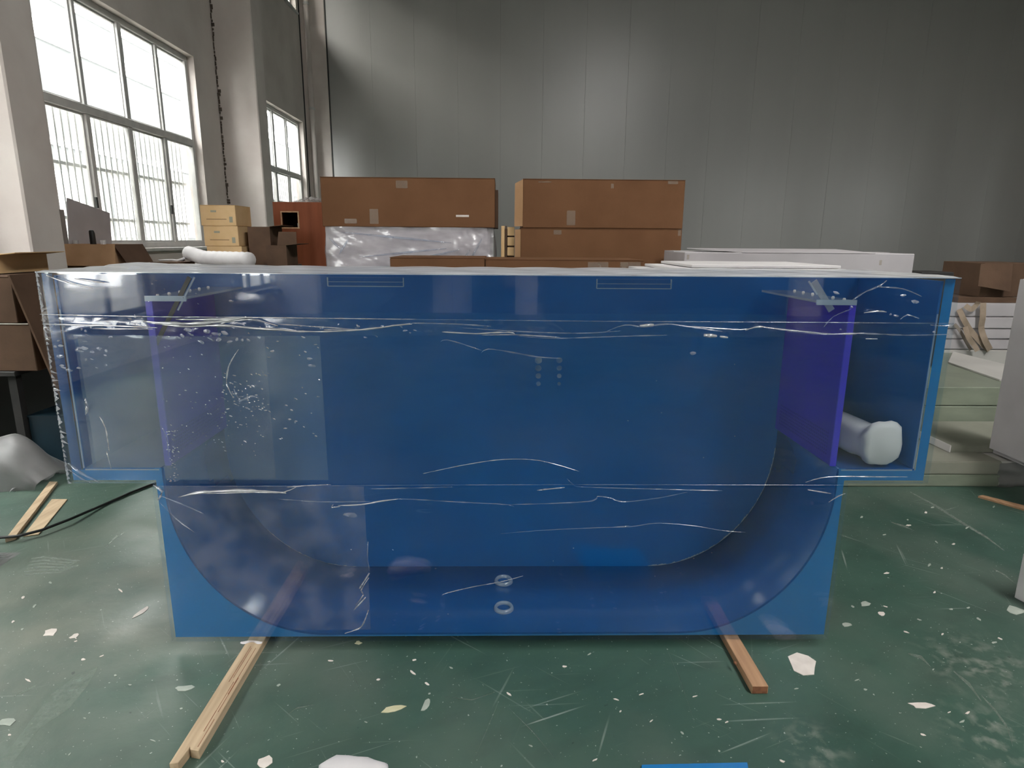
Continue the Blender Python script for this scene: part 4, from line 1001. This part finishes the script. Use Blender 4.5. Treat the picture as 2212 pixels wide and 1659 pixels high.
# white board and grey board leaning at the window
XB = WX+.13
pp = [unx(143, 427, XB), unx(235, 460, XB), unx(239, 540, XB), unx(146, 545, XB)]
pp[2].z = pp[3].z = ZB+.001
tag(B().prism(pp, (.012, 0, 0)).build('white_board', M['white_board'], bevel=.002), 'white board with sloping top leaning in the window recess', 'board')
XB = WX+.05
pp = [unx(122, 452, XB), unx(134, 453, XB), unx(147, 540, XB), unx(128, 540, XB)]; pp[2].z = pp[3].z = ZB+.001
tag(B().prism(pp, (.02, 0, 0)).build('grey_board', M['card_grey'], bevel=.002), 'narrow grey board standing beside the white board at the window', 'board')
# dark low cartons under the window
x0, x1, z0, z1 = rect(322, 559, 385, 575, 6.6)
carton('dark_carton', x0, x1, 6.62, 6.95, ZB, unp(350, 566, 6.6).z, M['card_dark'], 'low dark brown carton between the open carton and the foam roll', tape=False)
zr_ = unp(350, 566, 6.6).z+.012; tag(B().tube([(x0+.05, 6.70, zr_), (x0+.16, 6.75, zr_+.004), (x0+.24, 6.7, zr_), (x0+.29, 6.75, zr_+.02), (x0+.26, 6.8, zr_), (x0+.2, 6.78, zr_)], .012, 6).build('white_rag', M['white_foam'], smooth=True), 'white twisted rag lying on the low dark carton', 'rag')
# white foam roll
pa_, pb_ = unp(405, 546, 6.85), unp(545, 588, 6.2)
b = B(); Q = []; rr = []
for i in range(40):
    t = i/39; Q.append(pa_.lerp(pb_, t)); rr.append(.072*(1+.05*math.sin(i*1.9)) if 0 < i < 39 else .05)
for i, q_ in enumerate(Q): q_.z = max(q_.z, ZB+.085)
b.tube(Q, rr, 16); tag(b.build('foam_roll', M['white_foam'], smooth=True), 'white foam roll leaning diagonally in front of the stacked tan cartons', 'foam roll')
# stack of three tan cartons
Y0 = 7.0
prev = ZB
ST = [((450, 532, 522, 573), 'bottom tan carton of the stack of three by the window'), ((443, 488, 513, 531), 'middle tan carton of the stack of three by the window'), ((435, 443, 507, 487), 'top tan carton of the stack of three by the window')]
for i, (px, lab) in enumerate(ST):
    x0, x1, z0, z1 = rect(*px, Y0); e = carton('tan_carton', x0, x1, Y0, Y0+.42, prev+.001, z1, M['card_tan'], lab, 'box', 'tan cartons stacked by the window', tape=False); prev = z1
    if i:
        zz = prev-.15; B().box(x0+.06, x1-.1, Y0-.0012, Y0+.001, zz, zz+.006).build('print_line', M['print'], e); B().box(x1-.07, x1-.035, Y0-.0012, Y0+.001, zz-.03, zz+.03).build('print_mark', M['printg'], e); B().box(x0+.11, x0+.17, Y0-.0012, Y0+.001, zz+.075, zz+.095).build('print_mark', M['printg'], e)
# open dark cartons
def open_carton(x0, x1, y0, y1, z0, z1, mat, label, flaps):
    e = empty('open_carton', ((x0+x1)/2, (y0+y1)/2, z0), label, 'box'); t = .006
    B().box(x0, x1, y0, y0+t, z0, z1).build('side', mat, e); B().box(x0, x1, y1-t, y1, z0, z1).build('side', mat, e)
    B().box(x0, x0+t, y0+t, y1-t, z0, z1).build('side', mat, e); B().box(x1-t, x1, y0+t, y1-t, z0, z1).build('side', mat, e)
    B().box(x0+t, x1-t, y0+t, y1-t, z0, z0+t).build('base', mat, e)
    for f in flaps:
        if f == 'back': pts = [(x0, y1, z1), (x1, y1, z1), (x1-.01, y1+.04, z1+.14), (x0+.01, y1+.04, z1+.14)]; off = (0, .005, 0)
        if f == 'right': pts = [(x1, y0, z1), (x1, y1, z1), (x1+.13, y1, z1+.015), (x1+.13, y0, z1+.015)]; off = (0, 0, .005)
        if f == 'left': pts = [(x0, y0, z1), (x0, y1, z1), (x0-.12, y1, z1+.01), (x0-.12, y0, z1+.01)]; off = (0, 0, .005)
        if f == 'front': pts = [(x0, y0, z1), (x1, y0, z1), (x1, y0-.03, z1-.12), (x0, y0-.03, z1-.12)]; off = (0, -.005, 0)
        B().prism(pts, off).build('flap', mat, e)
    return e
x0, x1, z0, z1 = rect(541, 490, 582, 575, 7.1); open_carton(x0, x1, 7.1, 7.5, ZB+.001, z1, M['card_dark'], 'tall dark open carton next to the tan carton stack', ('right',))
x0, x1, z0, z1 = rect(577, 530, 618, 575, 6.7); open_carton(x0, x1, 6.7, 7.05, ZB+.001, z1, M['card_dark'], 'open brown carton with raised back flap before the red plywood crate', ('back', 'right'))
# red plywood crate with a square hole
YR_ = 7.75
x0, x1, z0, z1 = rect(599, 437, 704, 580, YR_)
h0 = unp(611, 491, YR_); h1 = unp(643, 459, YR_)
e = empty('plywood_crate', ((x0+x1)/2, YR_+.25, 0), 'tall reddish plywood crate with a small square hole', 'crate')
B().box(x0, h0.x, YR_, YR_+.02, 0, z1).build('front_board', M['ply'], e); B().box(h1.x, x1, YR_, YR_+.02, 0, z1).build('front_board', M['ply'], e)
B().box(h0.x, h1.x, YR_, YR_+.02, 0, h0.z).build('front_board', M['ply'], e); B().box(h0.x, h1.x, YR_, YR_+.02, h1.z, z1).build('front_board', M['ply'], e)
for s in ((x0, x0+.02), (x1-.02, x1)): B().box(s[0], s[1], YR_+.02, YR_+.5, 0, z1).build('side_board', M['ply'], e)
B().box(x0+.02, x1-.02, YR_+.48, YR_+.5, 0, z1).build('back_board', M['ply'], e); B().box(x0+.02, x1-.02, YR_+.02, YR_+.48, z1-.02, z1).build('top_board', M['ply'], e)
f = B(); w = .014
f.box(h0.x-w, h1.x+w, YR_-.01, YR_, h1.z, h1.z+w); f.box(h0.x-w, h1.x+w, YR_-.01, YR_, h0.z-w, h0.z); f.box(h0.x-w, h0.x, YR_-.01, YR_, h0.z, h1.z); f.box(h1.x, h1.x+w, YR_-.01, YR_, h0.z, h1.z)
f.build('hole_frame', M['wood_red'], e)
B().box(h0.x-.02, h1.x+.02, YR_+.1, YR_+.2, h0.z-.03, h0.z-.001).build('inner_shelf', M['blacksteel'], e)
cx_ = h1.x-.035; tag(B().tube([(cx_, YR_+.15, h0.z), (cx_, YR_+.15, h0.z+.045), (cx_, YR_+.15, h0.z+.05)], [.022, .024, .028], 12).build('white_cup', M['white_foam'], smooth=True), 'tiny white cup in the square hole of the plywood crate', 'cup')
# crumpled clear plastic on top of it
b = B(); nx, ny = 22, 8
for j in range(ny+1):
    for i in range(nx+1):
        u, v = i/nx, j/ny; hh = .005+.07*math.sin(math.pi*u)*math.sin(math.pi*min(1, v+.15))*(.5+.5*abs(math.sin(u*17+v*9)))
        b.v.append(Vector((x0+.22+(x1-x0-.22)*u, YR_+.02+.42*v, z1+hh)))
for j in range(ny):
    for i in range(nx): k = j*(nx+1)+i; b.f.append([k, k+1, k+nx+2, k+nx+1])
tag(b.build('crumpled_plastic', M['foil']), 'crumpled clear plastic lying on the reddish plywood crate', 'plastic')

# ------------------------------------------------------------------ far left: cartons on a dark table, leaning board, crate, plastic
YL = 3.92
tz = unp(40, 802, YL).z
dt = empty('dark_table', (-3.2, 4.4, 0), 'dark steel table at the left edge carrying brown cartons', 'table')
B().box(-4.2, -3.03, YL-.02, 5.0, tz-.03, tz).build('table_top', M['blacksteel'], dt, bevel=.003)
for (x, y) in ((-4.15, YL+.04), (-3.08, YL+.04), (-4.15, 4.95), (-3.08, 4.95)): B().box(x-.025, x+.025, y-.025, y+.025, 0, tz-.03).build('leg', M['blacksteel'], dt)
B().box(-4.17, -3.04, YL+.5, YL+.52, .02, tz-.03).build('back_sheet', M['black'], dt)
xa = unp(92, 760, YL).x; xb_ = unp(60, 650, YL).x; zm_ = unp(40, 701, YL).z; zt_ = unp(20, 598, YL).z
carton('brown_carton', -3.75, xa-.05, YL, YL+.75, tz+.001, zm_, M['card_dark'], 'lower brown carton at the left edge on the dark table', 'box', 'brown cartons at the left edge')
carton('brown_carton', -3.75, xb_-.08, YL, YL+.75, zm_+.008, zt_, M['card_dark'], 'upper brown carton at the left edge, above its twin', 'box', 'brown cartons at the left edge')
B_ = B().box(-3.75, xa-.06, YL-.004, YL, zm_+.001, zm_+.007); tag(B_.build('paper_strip', M['flake']), 'pale paper strip between the two brown cartons', 'paper')
# leaning cardboard sheet, seen on its right face
pt = unp(20, 594, YL-.12); pb2 = unp(205, 1026, YL-.12)
k_ = (pb2-pt)/(pb2.z-pt.z); pb2 = pt+k_*(-pt.z+.366)
q = [pt, pb2, pb2+Vector((0, .62, 0)), pt+Vector((0, .62, 0))]
tag(B().prism(q, (-.012, 0, -.003)).build('cardboard_sheet', M['card_dark'], bevel=.001), 'dark cardboard sheet leaning beside the brown cartons, next to the tank', 'sheet')
open_carton(-3.72, unp(28, 560, 4.3).x, 4.15, 4.62, zt_+.005, unp(10, 552, 4.15).z, M['card_tan'], 'light tan open carton on the upper brown carton', ('right',))
x0 = unp(52, 560, 5.1).x
# dark teal crate
c = unz(80, 1012, 0); zt2 = .350
e = empty('teal_crate', (c.x+.3, c.y+.2, 0), 'dark teal crate under the dark table edge', 'crate')
B().box(c.x, c.x+.55, c.y, c.y+.012, 0, zt2).build('front_board', M['teal'], e); B().box(c.x, c.x+.012, c.y+.012, c.y+.4, 0, zt2).build('side_board', M['teal'], e); B().box(c.x+.538, c.x+.55, c.y+.012, c.y+.4, 0, zt2).build('side_board', M['teal'], e)
B().box(c.x+.012, c.x+.538, c.y+.388, c.y+.4, 0, zt2).build('back_board', M['teal'], e); B().box(c.x-.004, c.x+.554, c.y-.004, c.y+.404, zt2, zt2+.012).build('lid', M['teal'], e)
# bundle of cloudy plastic sheet
b = B(); nx, ny = 30, 14
pc = unz(10, 1058, 0)
def pl(u, v):
    t = v*math.pi; x = pc.x-.55+.74*u; r = .165*(1-.25*u**6); wob = .012*math.sin(u*13+v*7)+.01*math.sin(v*19+u*5)
    sh = .10*max(0, u-.75)/.25
    return Vector((x+sh*math.sin(t*.5), pc.y+.12-(r+wob)*math.cos(t)*1.1, max(.002, (r+wob)*1.75*math.sin(t)*(1-max(0, u-.72)**2*8))))
for j in range(ny+1):
    for i in range(nx+1): b.v.append(pl(i/nx, j/ny))
for j in range(ny):
    for i in range(nx): k = j*(nx+1)+i; b.f.append([k, k+1, k+nx+2, k+nx+1])
pbn = b.build('plastic_sheet_bundle', M['plastic_bag'], smooth=True)
tag(pbn, 'cloudy white plastic sheet bundle on the floor at the left edge', 'plastic')
b = B(); nx, ny = 16, 10; pA, pB, pC, pD = unz(20, 1066, 0), unz(100, 1042, 0), unz(138, 1020, 0), unz(60, 1030, 0)
for j in range(ny+1):
    for i in range(nx+1):
        u, v = i/nx, j/ny; p = (pA*(1-u)+pB*u)*(1-v)+(pD*(1-u)+pC*u)*v; b.v.append(p+Vector((0, 0, .006+.02*abs(math.sin(u*9+v*4))*abs(math.sin(v*6+1)))))
for j in range(ny):
    for i in range(nx): k = j*(nx+1)+i; b.f.append([k, k+1, k+nx+2, k+nx+1])
b.build('loose_end', M['plastic_bag'], pbn, smooth=True)
pk = unz(15, 1205, 0)
b = B(); nx, ny = 12, 12
for j in range(ny+1):
    for i in range(nx+1):
        u, v = i/nx-.5, j/ny-.5; r = math.hypot(u, v)*2; b.v.append(Vector((pk.x-.1+.26*u, pk.y-.06+.22*v, .001+.05*max(0, 1-r)*(.5+.5*abs(math.sin(u*14+v*11))))))
for j in range(ny):
    for i in range(nx): k = j*(nx+1)+i; b.f.append([k, k+1, k+nx+2, k+nx+1])
tag(b.build('plastic_scrap', M['plastic_bag']), 'crumpled plastic scrap by the end of the wooden strips', 'plastic')
